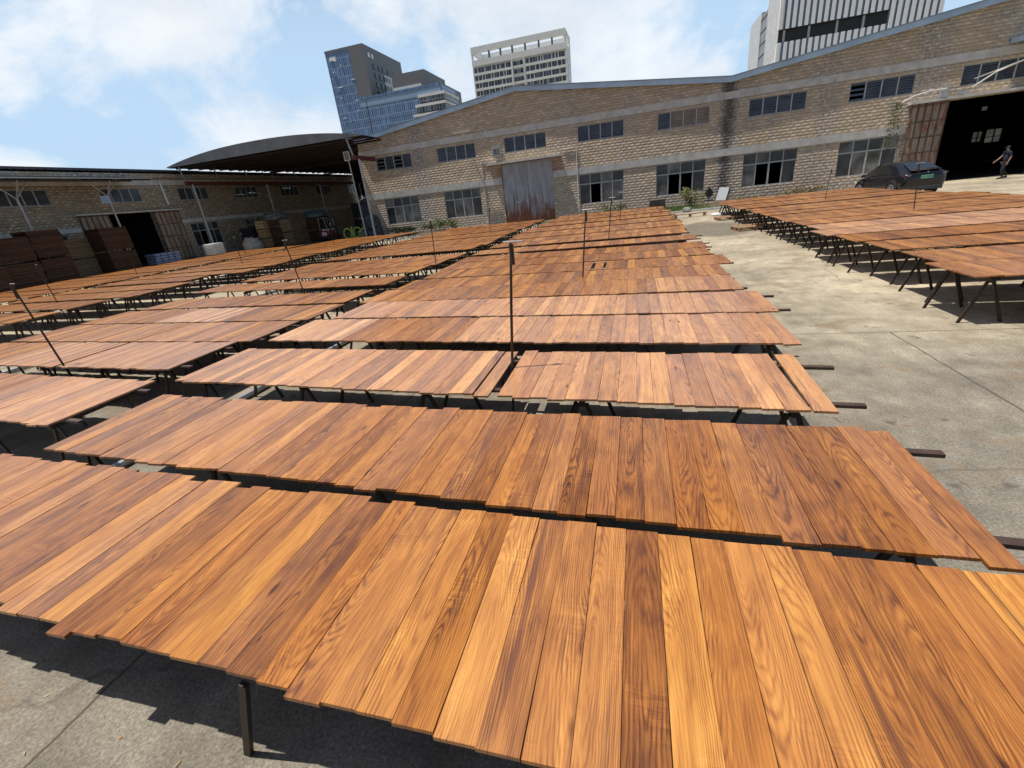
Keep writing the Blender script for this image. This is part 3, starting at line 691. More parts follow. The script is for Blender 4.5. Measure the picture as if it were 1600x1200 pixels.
# pipes, brackets, lamp box
m = MB(); m.tube([(-10.9, -.05, 4.98), (-11.95, -.05, 4.98), (-11.95, -.05, .3)], .028, 6); m.build('conduit', PVC, ws)
m = MB(); m.tube([(-5.3, -.05, 4.93), (-4.28, -.05, 4.93), (-4.28, -.05, .2)], .03, 6); m.build('conduit', PVC, ws)
m = MB(); m.box(-10.85, -10.15, -.22, -.04, 5.08, 5.72); lb = m.build('floodlight', STEEL, ws)
m = MB(); m.box(-10.75, -10.25, -.23, -.222, 5.18, 5.62); m.build('lens', GLASSC, lb)
m = MB(); m.tube([(-13.0, -.03, 6.75), (-13.0, -.6, 7.05)], .03, 6); m.box(-13.75, -12.3, -.75, -.5, 7.05, 7.10); m.build('lamp_bracket', PVC, ws)
m = MB(); m.tube([(19.35, -.05, 5.1), (19.9, -.9, 5.65), (20.9, -1.2, 6.0)], .045, 6); m.bar((18.9, -1.0, 5.45), (21.0, -1.5, 6.05), .22, .05); m.build('lamp_arm', PVC, ws)
m = MB(); m.tube([(15.75, -.5, 4.78), (16.3, -.62, 5.05), (17.0, -.62, 5.18), (17.9, -.5, 5.2)], .035, 6); m.tube([(16.4, -.6, 5.0), (16.4, -.2, 4.6)], .02, 6); m.build('bent_pipe', PVC, ws)
m = MB(); m.box(17.75, 18.15, -.3, -.02, 4.78, 5.3); m.box(18.6, 19.1, -.3, -.05, 4.8, 5.0); m.build('junction_box', STEEL, ws)

# ------------------------------------------------------------------ brick side building on the left
sbx = -39.0
sb = thing('brick_side_building', 'shaded brick building with dark roof edge along the left side of the yard', 'building', (sbx, 0, 0), math.radians(90))
# local x = world y, local -y = world +x
Y0, Y1 = 8.0, 66.0
sup = [(21.5, 24.5), (27.9, 30.95), (34.4, 37.5), (40.8, 43.7), (47.3, 50.3), (53.8, 56.8), (60.3, 63.2), (15, 18)]
slow = [(21.3, 24.5), (34.45, 37.45), (40.9, 43.8), (14.8, 17.9)]
sdoor = (27.7, 31.3)
hol = [(a, b, 4.9, 5.93) for a, b in sup]+[(a, b, .88, 2.95) for a, b in slow]+[(sdoor[0], sdoor[1], 0, 4.1)]
m = MB(); wall_holes(m, Y0, Y1, 0, [(Y0, 7.0), (Y1, 7.0)], hol)
m.quad((Y0, .24, 0), (Y0, .24, 7), (Y0, 24, 7), (Y0, 24, 0)); m.quad((Y1, .24, 0), (Y1, 24, 0), (Y1, 24, 7), (Y1, .24, 7))
m.build('wall', BRICK_SHADE, sb)
m = MB(); wall_holes(m, Y0, Y1, 0, [(Y0, 7.0), (Y1, 7.0)], [(45.2, 47.3, 3.6, 4.3)], 24, 24.2); m.build('back_wall', DARKIN, sb)
m = MB(); m.quad((Y0, .3, .004), (Y1, .3, .004), (Y1, 24, .004), (Y0, 24, .004)); m.build('floor', DARKIN, sb)
m = MB(); m.box(26.2, 26.4, .3, 23.9, 0, 6.9); m.box(33.4, 33.6, .3, 12, 0, 6.9); m.build('partition', DARKIN, sb)
m = MB(); m.box(Y0-.3, Y1, -.45, 24.5, 7.12, 7.26); m.build('roof', DARKROOF, sb)
m = MB(); k = Y0; zz_ = [(Y0, 7.27)]
while k < 36.5: zz_ += [(k, 7.13), (k+.14, 7.09), (k+.28, 7.13), (k+.42, 7.15)]; k += .43
m.prism(zz_+[(k, 7.27)], -.55, -.46, lambda u, v, d: (u, d, v))
m.build('roof_tile_edge', DARKROOF, sb)
m = MB(); m.box(Y0, Y1, -.34, -.002, 6.72, 7.0); m.build('cornice', brick_mat('mottled_cornice', [(y, 4.0, 1.0) for y in (12, 20, 28, 36)], 1.3), sb)
bands(3.03, 3.33, [(25.6, 33.7)], Y0, Y1, sb); bands(6.15, 6.55, [], Y0, Y1, sb)
for a, b in sup: louvre_window(sb, a, b, 4.9, 5.93)
for a, b in slow: casement_window(sb, a, b, .88, 2.95, open_=(1,))
for a, b in ((25.65, 27.68), (31.32, 33.6)):
    m = MB(); m.box(a, b, -.16, -.10, .05, 4.1)
    sdr = m.build('sliding_door', RUSTDOOR, sb); m = MB()
    for i in range(6): x = a+(b-a-.05)*i/5; m.box(x, x+.05, -.21, -.16, .05, 4.1)
    for k in range(5): m.box(a, b, -.20, -.165, .08+k*.98, .15+k*.98)
    m.build('bars', RUSTBAR, sdr)
m = MB(); m.box(25.4, 33.9, -.35, -.002, 4.12, 4.22); m.build('door_canopy', BAND, sb)
m = MB(); m.tube([(32.9, -.12, 6.45), (32.95, -.12, 4.55)], .09, 8); m.build('downpipe', PVC, sb)

# lean-to canopy on forked posts in front of it
cp = thing('lean_to_canopy', 'thin sheet lean-to canopy on forked steel posts in front of the side building', 'canopy', (-38.9, 8, 0))
m = MB(); m.prism([(0, 6.62), (2.9, 6.28), (2.9, 6.36), (0, 6.70)], 0, 22, lambda u, v, d: (u, d, v)); m.build('sheet', STEEL, cp)
m = MB()
for y in (1, 5.5, 10, 14.5, 19, 21.8): m.bar((0, y, 6.56), (2.9, y, 6.22), .06, .10)
m.bar((2.6, 0, 6.18), (2.6, 20.5, 6.18), .07, .12); m.build('rafter', BLACKST, cp)
for y in (1.5, 7.5, 13.5, 18.9):
    m = MB(); m.tube([(1.9, y, 0), (1.9, y, 5.3)], .07, 8)
    for a in (-1.0, 1.0): m.tube([(1.9, y, 5.2), (1.9, y+a, 6.28)], .04, 6)
    m.tube([(1.9, y, 5.2), (2.7, y, 6.2)], .04, 6); m.build('post', STEEL, cp)
m = MB(); m.box(-37.0, -36.95, 26.3, 27.0, 4.75, 5.25); tag(m.build('notice_panel', simple('pale_blue_panel', (.25, .32, .45), .4)), 'small pale blue panel fixed to the forked post beside the left doorway', 'panel')

# ------------------------------------------------------------------ arched storage shed between the two buildings
sh = thing('arched_shed', 'open storage shed with shallow arched grey sheet roof between the two brick buildings', 'shed', (-29.1, 34.0, 0))
HW = 9.5; N = 28
def arc(t, r=.80): # t in -1..1
    return 7.45+r*(1-abs(t)**2.3)
pts = [(-HW+2*HW*i/N) for i in range(N+1)]
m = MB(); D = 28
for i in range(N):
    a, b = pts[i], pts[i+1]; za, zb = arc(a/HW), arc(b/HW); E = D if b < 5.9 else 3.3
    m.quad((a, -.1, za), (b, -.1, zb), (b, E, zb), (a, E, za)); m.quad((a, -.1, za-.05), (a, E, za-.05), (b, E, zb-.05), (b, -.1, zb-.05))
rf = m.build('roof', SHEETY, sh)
m = MB(); m.prism([(x, arc(x/HW)+.03) for x in pts]+[(HW, 7.42), (-HW, 7.42)], -.20, -.12, lambda u, v, d: (u, d, v)); m.build('gable_sheet', SHEET, sh)
m = MB()
for j in range(24): m.bar((-HW+.1, .6+j*1.15, 7.36), (HW-.1 if j < 3 else 5.6, .6+j*1.15, 7.36), .07, .12)
m.build('purlin', BLACKST, sh)
for x in (-HW+1.2, HW-1.2):
    DB = D if x < 0 else 3.2
    m = MB(); m.box(x-.12, x+.12, 0, DB, 5.95, 6.25); m.build('beam', REDST, sh)
    for j in range(8 if x < 0 else 1):
        m = MB(); y = .1+j*3.6; m.bar((x, y, 6.25), (x-.25, y, 7.38), .09, .09); m.build('strut', STEEL, sh)
    for j in range(4 if x < 0 else 1):
        m = MB(); y = .35+j*8.8; m.tube([(x+.3, y, 0), (x+.3, y, 5.95)], .09, 8); m.build('post', STEEL, sh)
m = MB(); m.box(-HW, 5.7, D, D+.1, 0, 7.4); m.build('back_wall', DARKIN, sh)
for y in (9, 18): 
    m = MB()
    for z in (6.9,): m.bar((-HW+1, y, z), (5.6, y, z), .12, .12)
    for i in range(8):
        x = -HW+1.2+i*1.5; m.bar((x, y, 6.9), (x+.75, y, 7.35), .05); m.bar((x+.75, y, 7.35), (x+1.5, y, 6.9), .05)
    m.build('truss', BLACKST, sh)

m = MB(); m.box(-24, 60, 73.4, 73.6, 0, 7.5); tag(m.build('backdrop_wall', simple('dull_rear_wall', (.13,.13,.12), .9, 0, .3, 1)), 'added dull grey wall dimming the rear windows of the workshop', 'wall')  # added behind the rear windows to dim what shows through them
m = MB(); m.box(-67.2, -67.0, 20, 75, 0, 7.0); tag(m.build('backdrop_wall', simple('yellow_glow_wall', (.30,.32,.16), .9, 0, .5, 1)), 'added wall coloured as the yellowish glow in the side building rear window', 'wall')  # added wall; yellow-green glow of the far window put into its colour
m = MB()
for a, b, c, d in bh[:2]: m.box((a+b)/2-.04, (a+b)/2+.04, DEP-.06, DEP+.06, c, d); m.box(a, b, DEP-.05, DEP+.05, (c+d)/2-.14, (c+d)/2-.06)
m.build('rear_window_bars', BLACK, ws)
# ------------------------------------------------------------------ towers behind
def wbox(par, name, mat, *a, label=None):
    m = MB(); m.box(*a); return m.build(name, mat, par, label=label)
t1 = thing('office_tower', 'blue glass and dark grey clad tower with a lower blue glass wing, behind the shed', 'tower', (-126, 202, 0))
wbox(t1, 'glass_front', CURTAIN, 0, 11.3, 0, .3, 0, 65.2)
wbox(t1, 'glass_front', CURTAIN, 11.3, 49.6, 0, .3, 0, 46.9)
wbox(t1, 'body', GREYC, -.05, 18.05, .3, 34, 0, 66)
wbox(t1, 'cladding', GREYC, 11.35, 18.05, -.1, .3, 47.6, 66)
wbox(t1, 'roof_edge', GREYC, -.1, 11.35, -.1, .3, 65.2, 66.02)
wbox(t1, 'wing', GREYC, 18.05, 49.6, .3, 24, 0, 47.6)
wbox(t1, 'roof_edge', CURTAIN, 11.3, 49.7, -.15, .3, 46.9, 47.62)
wbox(t1, 'side_glass', CURTAIN, 49.6, 49.75, .3, 16, 0, 47.0)
wbox(t1, 'rooftop_block', GREYC, 27.0, 42.0, 3, 26, 47.6, 53.9)
wbox(t1, 'render_strip', CREAM, 18.05, 18.25, 14, 34, 46.5, 57.5)
wbox(t1, 'render_strip', CREAM, 27.0, 40.0, 2.7, 3.0, 47.6, 49.2)
m = MB(); m.quad((1.6, -.03, 62.0), (4.6, -.03, 62.0), (4.6, -.03, 63.6), (1.6, -.03, 63.6)); m.build('sky_window', WHITE, t1)
for zz_ in (58.2, 54.9, 51.6, 48.3):
    for yy in ((6, 8), (10.2, 12), (13.8, 17), (18, 19.2)): wbox(t1, 'window', GLASS, 18.25 if yy[0] >= 14 and zz_ < 57 else 18.05, 18.34, yy[0], yy[1], zz_, zz_+1.9)
for zz_ in (54.3, 51.0, 47.9): 
    wbox(t1, 'balcony', BLACK, 18.25, 18.40, 25, 29.5, zz_, zz_+2.0); wbox(t1, 'render_strip', CREAM, 18.25, 18.6, 21, 24.2, zz_-.2, zz_+2.4)
wbox(t1, 'window', GLASS, 18.05, 18.2, 24, 29, 58.3, 60.4)
for yy in (3.2, 6.0): wbox(t1, 'window', WHITE, 18.05, 18.12, yy, yy+1.5, 62.0, 63.6)
for k, zz_ in enumerate((43.6, 40.3)):
    x0 = 39.4 - k*1.8
    wbox(t1, 'balcony_slab', CREAM, x0, 51.2, -1.5, 16-k*2, zz_-.2, zz_+.75)
    wbox(t1, 'window_band', FLOORGL, x0+.3, 51.0, -1.2, 15-k*2, zz_-2.2, zz_-.2)
wbox(t1, 'balcony_slab', CREAM, 36, 51.2, -1.5, 12, 36.9, 37.7)
wbox(t1, 'joint', BLACK, 14.6, 14.9, -.06, 0, 0, 47.2)
for zz_ in (46.0, 43.9, 38.6): wbox(t1, 'spandrel', BLUEDK, 11.3, 49.6, -.05, 0, zz_, zz_+.22)
wbox(t1, 'spandrel', simple('pale_blue_glass', (.22, .32, .44), .3), 11.6, 49.2, -.035, 0, 44.2, 45.9)
random.seed(31)
for k in range(13):
    m = MB(); x = random.choice((2, 3, 3.4, 6, 9.8, 10)); z = 62-k*1.9; m.box(x, x+random.uniform(.5, 2.2), -.25, -.02, z, z+.25); m.build('open_sash', WHITE if k % 3 else GLASS, t1)

t2 = thing('apartment_tower', 'pale grey slab tower with dark window bands and an open rooftop frame', 'tower', (-65.8, 214, 0))
wbox(t2, 'wall', CREAM, 0, 39.4, .8, 14, 0, 55.4)
m = MB(); m.box(0, 39.4, 0, 1.5, 57.9, 60); m.box(0, 39.4, 12.5, 14, 57.9, 60); m.box(0, 1.5, 1.5, 12.5, 57.9, 60); m.box(37.9, 39.4, 1.5, 12.5, 57.9, 60); m.build('top_beam', CREAM, t2)
for x in (0, 7.3, 12.2, 17.2, 22.6, 28.2, 33.6, 38.9): wbox(t2, 'frame_post', GREYC if 0 < x < 38 else CREAM, x, x+.6, .3, 1.3, 55.4, 57.9); 
for x in (0, 38.9): wbox(t2, 'frame_post', CREAM, x, x+.5, 12.5, 13.9, 55.4, 57.9)
wbox(t2, 'parapet', CREAM, 0, 39.4, 0, .8, 53.3, 55.4)
for k in range(12):
    z = 53.3-2.75*(k+1)
    for a, b in ((0, 17.0), (22.1, 39.4)):
        m = MB(); m.box(a, b, 0, .8, z-.55, z+.351)
        for q in (0, b-a-.5): m.box(a+q, a+q+.5, .05, .8, z+.35, z+2.2)
        random.seed(k*7+int(a)); q = a+2
        while q < b-2: m.box(q, q+.25, .1, .8, z+.35, z+2.2); q += random.uniform(.9, 3.6)
        m.build('storey_front', CREAM, t2)
        wbox(t2, 'window', FLOORGL, a+.5, b-.5, .55, .79, z+.35, z+2.2)
    if k % 2 == 0 or k < 1: wbox(t2, 'bay_slab', CREAM, 17.0, 22.1, .05, .8, z-.35, z+.35)
    wbox(t2, 'recess', FLOORGL, 17.2, 21.9, .72, .79, z+.5, z+2.0)
for x in (17.0, 21.9): wbox(t2, 'bay_pier', CREAM, x-.15, x+.25, -.1, .8, 0, 53.3)
for k in range(6): wbox(t2, 'window', GLASS, 39.4, 39.5, 4, 7.5, 49-k*2.75, 50.9-k*2.75)

CURT3 = grid_mat('pale_blue_curtain_wall', 1.38, 3.3, (.13, .17, .27), (.22, .26, .34), .10, rough=.3, var=.3)
t3 = thing('finned_office_tower', 'tall white and blue tower with vertical fins and a dark slot, behind the workshop roof', 'tower', (34.6, 150, 0))
wbox(t3, 'body', STONEP, 0, 33.8, .6, 13.7, 0, 66); wbox(t3, 'glass_slot', CURTAIN, 2, 33, 13.7, 21.0, 0, 41.0); wbox(t3, 'rear_block', STONEP, 0, 30, 21.0, 35, 0, 42.2)
wbox(t3, 'slot_glass', GLASSC, .15, 1.9, 13.7, 21.0, 0, 41.2)
for zz_ in range(22, 42, 3): wbox(t3, 'mullion', BLACK, .05, .2, 13.7, 21.0, zz_, zz_+.25)
for lo, hi, xa, xb in ((0, 30.2, 0, 33.8), (32.9, 66, 0, 33.8), (30.2, 32.9, 23.2, 33.8)):
    wbox(t3, 'glass_front', CURT3, xa+.1, xb, .35, .6, lo, hi)
    m = MB(); x = math.ceil(xa/1.38)*1.38
    while x < xb-.3: m.box(x, x+.78, -.15, .35, lo, hi-.02); x += 1.38
    m.build('fins', STONE, t3)
wbox(t3, 'dark_slot', BLACK, .05, 23.2, .5, .62, 30.2, 32.9); wbox(t3, 'slot_soffit', BLACK, 0, 23.2, -.15, .5, 32.75, 32.9)
for x in (1.0, 6.5, 12.5, 18.0): wbox(t3, 'slot_column', STEEL, x, x+.5, .2, .5, 30.3, 32.7)
wbox(t3, 'corner_pier', WHITE, -.25, .45, -.3, .7, 33.0, 66); wbox(t3, 'corner_pier', WHITE, -.25, .45, -.3, .7, 0, 30)

# ------------------------------------------------------------------ sprinkler poles and yard pipes
POLES = [(-1.12,3.78,.11), (-.92,8.25,.1), (-.77,14.3,.1), (-.64,21.25,.03), (-7.19,8.54,-.13), (-7.6,4.02,-.18), (-5.31,11.69,.05), (-6.6,21.17,.1), (-6.46,26.48,.03), (-16.85,9.53,-.12), (-16.97,16.84,.0), (-16.6,23.2,.05), (-22.5,16.2,.03), (-22.57,22.86,.1), (7.25,15.17,-.1), (7.51,22.35,.08)]
PW_ = ['in the gap of the third central row', 'in the gap of the eighth central row', 'third back along the central block', 'farthest back in the central block', 'among the nearer rows of the left block', 'nearest the left photo edge', 'at the inner edge of the left block',
       'far back in the left block', 'in front of the zinc door', 'nearest in the second left block', 'mid-way back in the second left block', 'at the back of the second left block', 'in the farthest left block, nearer', 'deeper in the farthest left block', 'in the right-hand block, before the black car', 'at the back of the right-hand block']
for i, (x, y, lean) in enumerate(POLES):
    t = thing('sprinkler_pole', 'thin dark steel pole with a small crosshead, '+PW_[i], 'pole', (x-lean*.5, y, 0), 0, 'thin sprinkler poles among the racks')
    top = (lean*1.5, 0, 1.74)
    m = MB(); m.tube([(0,0,0), (lean*1.0, 0, 1.2), top], [.013, .013, .0105], 8); m.build('pole', BLACKST, t)
    m = MB(); m.tube([(top[0], 0, 1.56), (top[0], 0, 1.73)], .021, 8); m.build('collar', BLACKST, t)
    m = MB(); m.tube([(top[0]-.07, .03, 1.75), (top[0]+.11, -.02, 1.75)], .006, 6); m.build('crosshead', STEEL, t)
for (x, y0, y1, lab) in ((-4.98, 2.6, 30, 'between the central and left blocks'), (-11.55, 3.5, 28, 'along the aisle left of the left block')):
    m = MB(); m.tube([(x, y0, .05), (x+.05, (y0+y1)/2, .05), (x, y1, .05)], .04, 8); tag(m.build('yard_pipe', STEEL), 'long grey pipe lying on the ground '+lab, 'pipe')
m = MB(); m.tube([(-.98, 2.55, .32), (-1.02, 3.9, .05)], .022, 8); tag(m.build('yard_pipe', STEEL), 'short pale metal pipe leaning out from under the second central row', 'pipe')
# tall lamp post by the shed
t = thing('lamp_post', 'tall grey post with a small square solar lamp beside the workshop corner', 'lamp post', (-22.1, 35.6, 0))
m = MB(); m.tube([(0,0,0), (-.1,0,6.3)], [.07, .05], 8); m.build('pole', STEEL, t)
m = MB(); m.box(-.38, .12, -.12, -.04, 6.1, 6.75); m.build('lamp_head', WHITE, t); m = MB(); m.box(-.33, .07, -.13, -.122, 6.15, 6.7); m.build('solar_panel', GLASSC, t)
m = MB(); m.tube([(.0,0,3.1), (1.0,0,3.35)], .02, 6); m.box(.35,.45,-.05,.05,3.2,3.45); m.box(.85,.95,-.05,.05,3.3,3.7); m.build('bracket', PVC, t)

# ------------------------------------------------------------------ stacks by the left building
def stripes(name, cols, dz):
    m, nt = newmat(name); v = ocoord(nt); s = nd(nt, 'ShaderNodeSeparateXYZ', i0=v)
    zr = mth(nt, 'DIVIDE', s.outputs[2], dz); row = mth(nt, 'FLOOR', zr)
    r = nd(nt, 'ShaderNodeTexWhiteNoise', dict(noise_dimensions='1D'), i1=row).outputs[0]
    c = ramp(nt, r, [(0, cols[0]), (.5, cols[1]), (1, cols[2])])
    c = mix(nt, mth(nt, 'LESS_THAN', mth(nt, 'FRACT', zr), .14), c, tuple(.25*k for k in cols[0]))
    c = mix(nt, .5, c, ramp(nt, noise(nt, vmul(nt, v, (2, 2, 12)), 1.5, 5), [(.3, (.2,.2,.2)), (.7, (.8,.8,.8))]), 'OVERLAY')
    bsdf(nt, c, .75, None, 0, .2); return m
DKBD = stripes('dark_stacked_boards', ((.042,.018,.011), (.062,.029,.018), (.085,.045,.027)), .075)  # boards darkened to put the deep shade into their colour
LTBD = stripes('tan_stacked_boards', ((.13,.088,.05), (.17,.115,.065), (.21,.15,.09)), .05)
YLBD = stripes('yellow_stacked_boards', ((.30,.19,.08), (.36,.24,.11), (.42,.30,.15)), .12)
def stack(name, label, loc, sx, sy, hs, mat, group=None, cat='board stack', lean=0.0):
    t = thing(name, label, cat, loc, random.uniform(-.05, .05), group)
    z = .1
    m = MB()
    for q in (-.4, 0, .4): m.box(-sx/2, sx/2, q*sy-.05, q*sy+.05, 0, .1)
    m.build('bearer', RAILM, t)
    for h in hs:
        m = MB(); n = max(3, int(h/.15)); dz = h/n
        for i in range(n):
            ox, oy = random.uniform(-.03,.03), random.uniform(-.03,.03)
            m.box(-sx/2+ox+lean*z, sx/2+ox+lean*z, -sy/2+oy, sy/2+oy, z, z+dz-.006); z += dz
        m.build('board_layer', mat, t); z += .09
    return t
G1 = 'dark stacks of boards along the side building'
stack('board_stack', 'dark brown board stack in the left photo corner, nearest the camera', (-35.6, 18.6, 0), 1.6, 2.4, (1.45, 1.35), DKBD, G1)
stack('board_stack', 'dark brown two-tier board stack left of the tan boards', (-36.3, 21.2, 0), 1.5, 1.7, (1.5, 1.6), DKBD, G1)
stack('board_stack', 'tan board bundle stacked under the small side window', (-37.6, 23.6, 0), 1.2, 1.9, (1.15, 1.25), LTBD, None)
stack('board_stack', 'dark brown board stack beside the rusty door of the side building', (-36.3, 25.3, 0), 1.4, 1.9, (1.4, 1.5), DKBD, G1)
stack('board_stack', 'very dark board stack at the far left edge of the yard', (-33.9, 16.3, 0), 1.6, 1.8, (1.4, 1.5), DKBD, G1)
# wrapped bricks / pallets in front of the door, IBC tank, pale bundle
t = thing('wrapped_pallet', 'low pallet of blue and white bags in the side doorway', 'pallet', (-36.4, 28.8, 0))
m = MB()
for k in range(4):
    for j in range(4): m.box(-.5+random.uniform(-.04,.04), .5, -1.1+j*.55, -1.1+j*.55+.5, .14+k*.2, .14+k*.2+.18)
bevel(m.build('bags', simple('blue_white_bags', (.22,.25,.36), .5, 0, .6, 7), t), .05)
m = MB(); m.box(-.6,.6,-1.2,1.2,0,.13); m.build('pallet', RAILM, t)
t = thing('caged_tank', 'white plastic tank in a steel cage left of the shed post', 'tank', (-35.9, 33.2, 0))
m = MB(); m.box(-.52,.52,-.56,.56,.15,1.08); bevel(m.build('tank', WHITE, t), .08, 3)
m = MB()
for k in range(6): z = .2+k*.17; m.tube([(-.56,-.6,z),(.56,-.6,z),(.56,.6,z),(-.56,.6,z),(-.56,-.6,z)], .015, 4)
for k in range(8): q = -.52+k*.148; m.tube([(.57,q,.15),(.57,q,1.08)], .012, 4); m.tube([(q,-.61,.15),(q,-.61,1.08)], .012, 4)
m.build('cage', STEEL, t); m = MB(); m.box(-.6,.6,-.6,.6,0,.13); m.build('base', RAILM, t)
def lump(name, label, cat, loc, sx, sy, sz, mat, seed):
    rr = random.Random(seed); m = MB(); nu, nv = 14, 8
    for j in range(nv+1):
        ph = j/nv*math.pi/2
        for i in range(nu):
            th = 2*math.pi*i/nu; q = 1+rr.uniform(-.14,.14)
            m.v.append((sx*math.cos(th)*math.cos(ph)**.6*q, sy*math.sin(th)*math.cos(ph)**.6*q, sz*math.sin(ph)**.7*(1+rr.uniform(-.1,.1))))
    for j in range(nv):
        for i in range(nu): m.f.append((j*nu+i, j*nu+(i+1)%nu, (j+1)*nu+(i+1)%nu, (j+1)*nu+i))
    o = m.build(name, mat, None, False, loc); return tag(o, label, cat)
TARPG = simple('grey_tarpaulin', (.12,.12,.115), .55, 0, .5, 5, .5, .6); TARPB = simple('blue_grey_tarpaulin', (.05,.085,.10), .5, 0, .4, 4, .5, .6)
lump('bundle', 'pale wrapped bundle on the ground right of the caged tank', 'bundle', (-34.2, 35.8, 0), .9, .8, 1.15, simple('pale_wrap', (.30,.29,.26), .6, 0, .3, 6), 3)
stack('pallet_stack', 'stack of black pallets left of the yellow boards in the shed', (-35.6, 37.6, 0), 1.5, 1.2, (1.9,), BLACK, None, 'pallet stack')
stack('board_stack', 'tall yellow-edged board stack at the shed entrance', (-34.0, 37.6, 0), .9, 1.1, (.75, .75, .7), YLBD, None)
stack('crate_stack', 'brown crate stack under the crumpled grey sheet in the shed', (-32.7, 38.2, 0), 1.4, 1.2, (.8, .8, .65), DKBD, None, 'crate stack')
stack('crate_stack', 'light brown carton stack at the front of the shed, between dark stacks', (-31.4, 38.0, 0), 1.1, 1.2, (1.1, 1.1), LTBD, None, 'carton stack')
stack('crate_stack', 'dim brown crate stack under the blue-grey tarpaulin', (-30.1, 40.4, 0), 1.6, 1.4, (1.0, 1.1), DKBD, None, 'crate stack')
lump('crumpled_sheet', 'crumpled grey sheet lying on top of the brown crates', 'sheet', (-33.1, 38.2, 2.45), 1.3, .7, .65, TARPG, 5)
lump('tarpaulin', 'blue-grey tarpaulin lying over the dim crates', 'tarpaulin', (-30.2, 40.4, 2.3), 1.3, .8, .6, TARPB, 6)
stack('crate_stack', 'dark blue bale stack with a pale board on top, right rear of the shed', (-25.2, 42.5, 0), 1.6, 1.4, (1.3, 1.4, .7), simple('dark_blue_bales', (.045,.055,.085), .6, 0, .5, 3), None, 'bale stack')
stack('crate_stack', 'pinkish-brown box stack right of the blue bales in the shed', (-23.6, 41.0, 0), 1.3, 1.2, (1.0, 1.1), simple('dusty_boxes', (.15,.11,.095), .7, 0, .4, 4), None, 'box stack')
lump('scrap_heap', 'heap of dark scrap against the workshop side wall', 'scrap heap', (-23.0, 38.6, 0), 1.0, 1.4, 1.9, simple('dark_scrap', (.05,.052,.06), .6, 0, .8, 4, .5, .8), 9)
stack('crate_stack', 'black crate stack in the dark middle of the shed', (-27.6, 45.5, 0), 2.6, 1.4, (1.5, 1.5), BLACK, None, 'crate stack')

# forklift
fk = thing('forklift', 'red and white forklift parked under the shed', 'forklift', (-27.9, 38.9, 0), math.radians(-25))
RED = simple('red_paint', (.20,.03,.022), .4, 0, .2, 3)
m = MB(); m.prism([(-1.15,.30),(.55,.30),(.62,.75),(.1,.80),(.0,.98),(-.55,1.0),(-.65,1.12),(-1.2,1.05),(-1.28,.6)], -.5, .5, lambda u,v,d:(u,d,v)); bevel(m.build('body', RED, fk), .04)
m = MB(); m.box(-.62,.0,-.46,.46,1.0,1.10); m.box(-.66,.2,-.52,-.505,.55,.85); m.box(-.66,.2,.505,.52,.55,.85); m.build('panel', WHITE, fk)
m = MB(); m.box(-.5,-.05,-.25,.25,1.1,1.22); m.box(-.58,-.48,-.25,.25,1.15,1.6); m.build('seat', BLACK, fk)
m = MB()
for s_ in (-.45,.45): m.tube([(-.95,s_,1.05),(-.85,s_,2.08),(.15,s_,2.12),(.5,s_,.8)], .03, 6)
for k in range(6): m.bar((-.85+k*.2,-.45,2.1),(-.85+k*.2,.45,2.1),.03)
m.build('overhead_guard', STEEL, fk)
m = MB()
for s_ in (-.3,.3): m.bar((.75,s_,.1),(.75,s_,2.15),.08,.12)
m.bar((.75,-.3,2.1),(.75,.3,2.1),.08); m.bar((.75,-.3,1.2),(.75,.3,1.2),.08); m.build('mast', BLACK, fk)
for s_ in (-.22,.22):
    m = MB(); m.bar((.85,s_,.08),(1.85,s_,.06),.1,.04); m.bar((.83,s_,.08),(.83,s_,.6),.1,.04); m.build('fork', BLACK, fk)
for x, r in ((.45,.3),(-.85,.25)):
    for s_ in (-.5,.5): m = MB(); m.wheel((x,s_,r),r,.2,(0,1,0),16); m.build('wheel', BLACK, fk)
LIME = simple('lime_green_paint', (.26,.36,.06), .5, 0, .2, 4)
gm = thing('green_machine', 'lime green machine with two round hoops right of the forklift', 'machine', (-23.7, 36.3, 0), .2)
for c_ in (-.55, .35):
    m = MB(); m.tube([(c_+.34*math.cos(a*math.pi/8), 0, .62+.42*math.sin(a*math.pi/8)) for a in range(17)], .055, 8); m.build('hoop', LIME, gm)
m = MB(); m.box(-.95,.95,-.2,.2,.08,.22); m.bar((-.1,0,.2),(-.1,0,1.15),.1); m.bar((.35,0,.6),(.95,0,.95),.09); m.build('base', LIME, gm)
m = MB(); m.tube([(.75,-.3,.35),(.75,.3,.35)], .3, 14); m.build('drum', simple('dull_green', (.10,.14,.04), .5), gm)

# ------------------------------------------------------------------ bits along the workshop wall
t = thing('leaning_board', 'white rectangular board leaning against the workshop wall', 'board', (5.7, 36.2, 0), .15)
m = MB(); m.prism([(-.3,.28),(.35,.22),(.62,1.02),(-.02,1.10)], -.03, .0, lambda u,v,d:(u,d-.1+v*.25,v)); bevel(m.build('face', WHITE, t), .01)
m = MB(); m.prism([(-.25,.25),(.42,.2),(.72,1.02),(.02,1.12)], .01, .05, lambda u,v,d:(u,d-.1+v*.25,v)); m.build('backing', BLACK, t)
t = thing('round_fan', 'black round fan lying against the wall left of the white board', 'fan', (4.98, 36.3, 0))
m = MB(); m.tube([(0,-.06,.80),(0,.06,.80)], .27, 18); m.box(-.08,.08,-.05,.05,1.02,1.16); m.box(-.3,.3,-.12,.12,.30,.36); m.bar((0,0,.3),(0,0,.6),.06); m.build('body', BLACK, t)
m = MB(); m.box(1.0,2.1,-.32,.32,.05,.72); tag(bevel(m.build('brick_box', simple('old_dark_brick', (.07,.055,.045), .9, 0, .5, 5), None, False, (0, 36.9, 0)), .02), 'low dark brick box against the workshop wall under the third ground window', 'box')
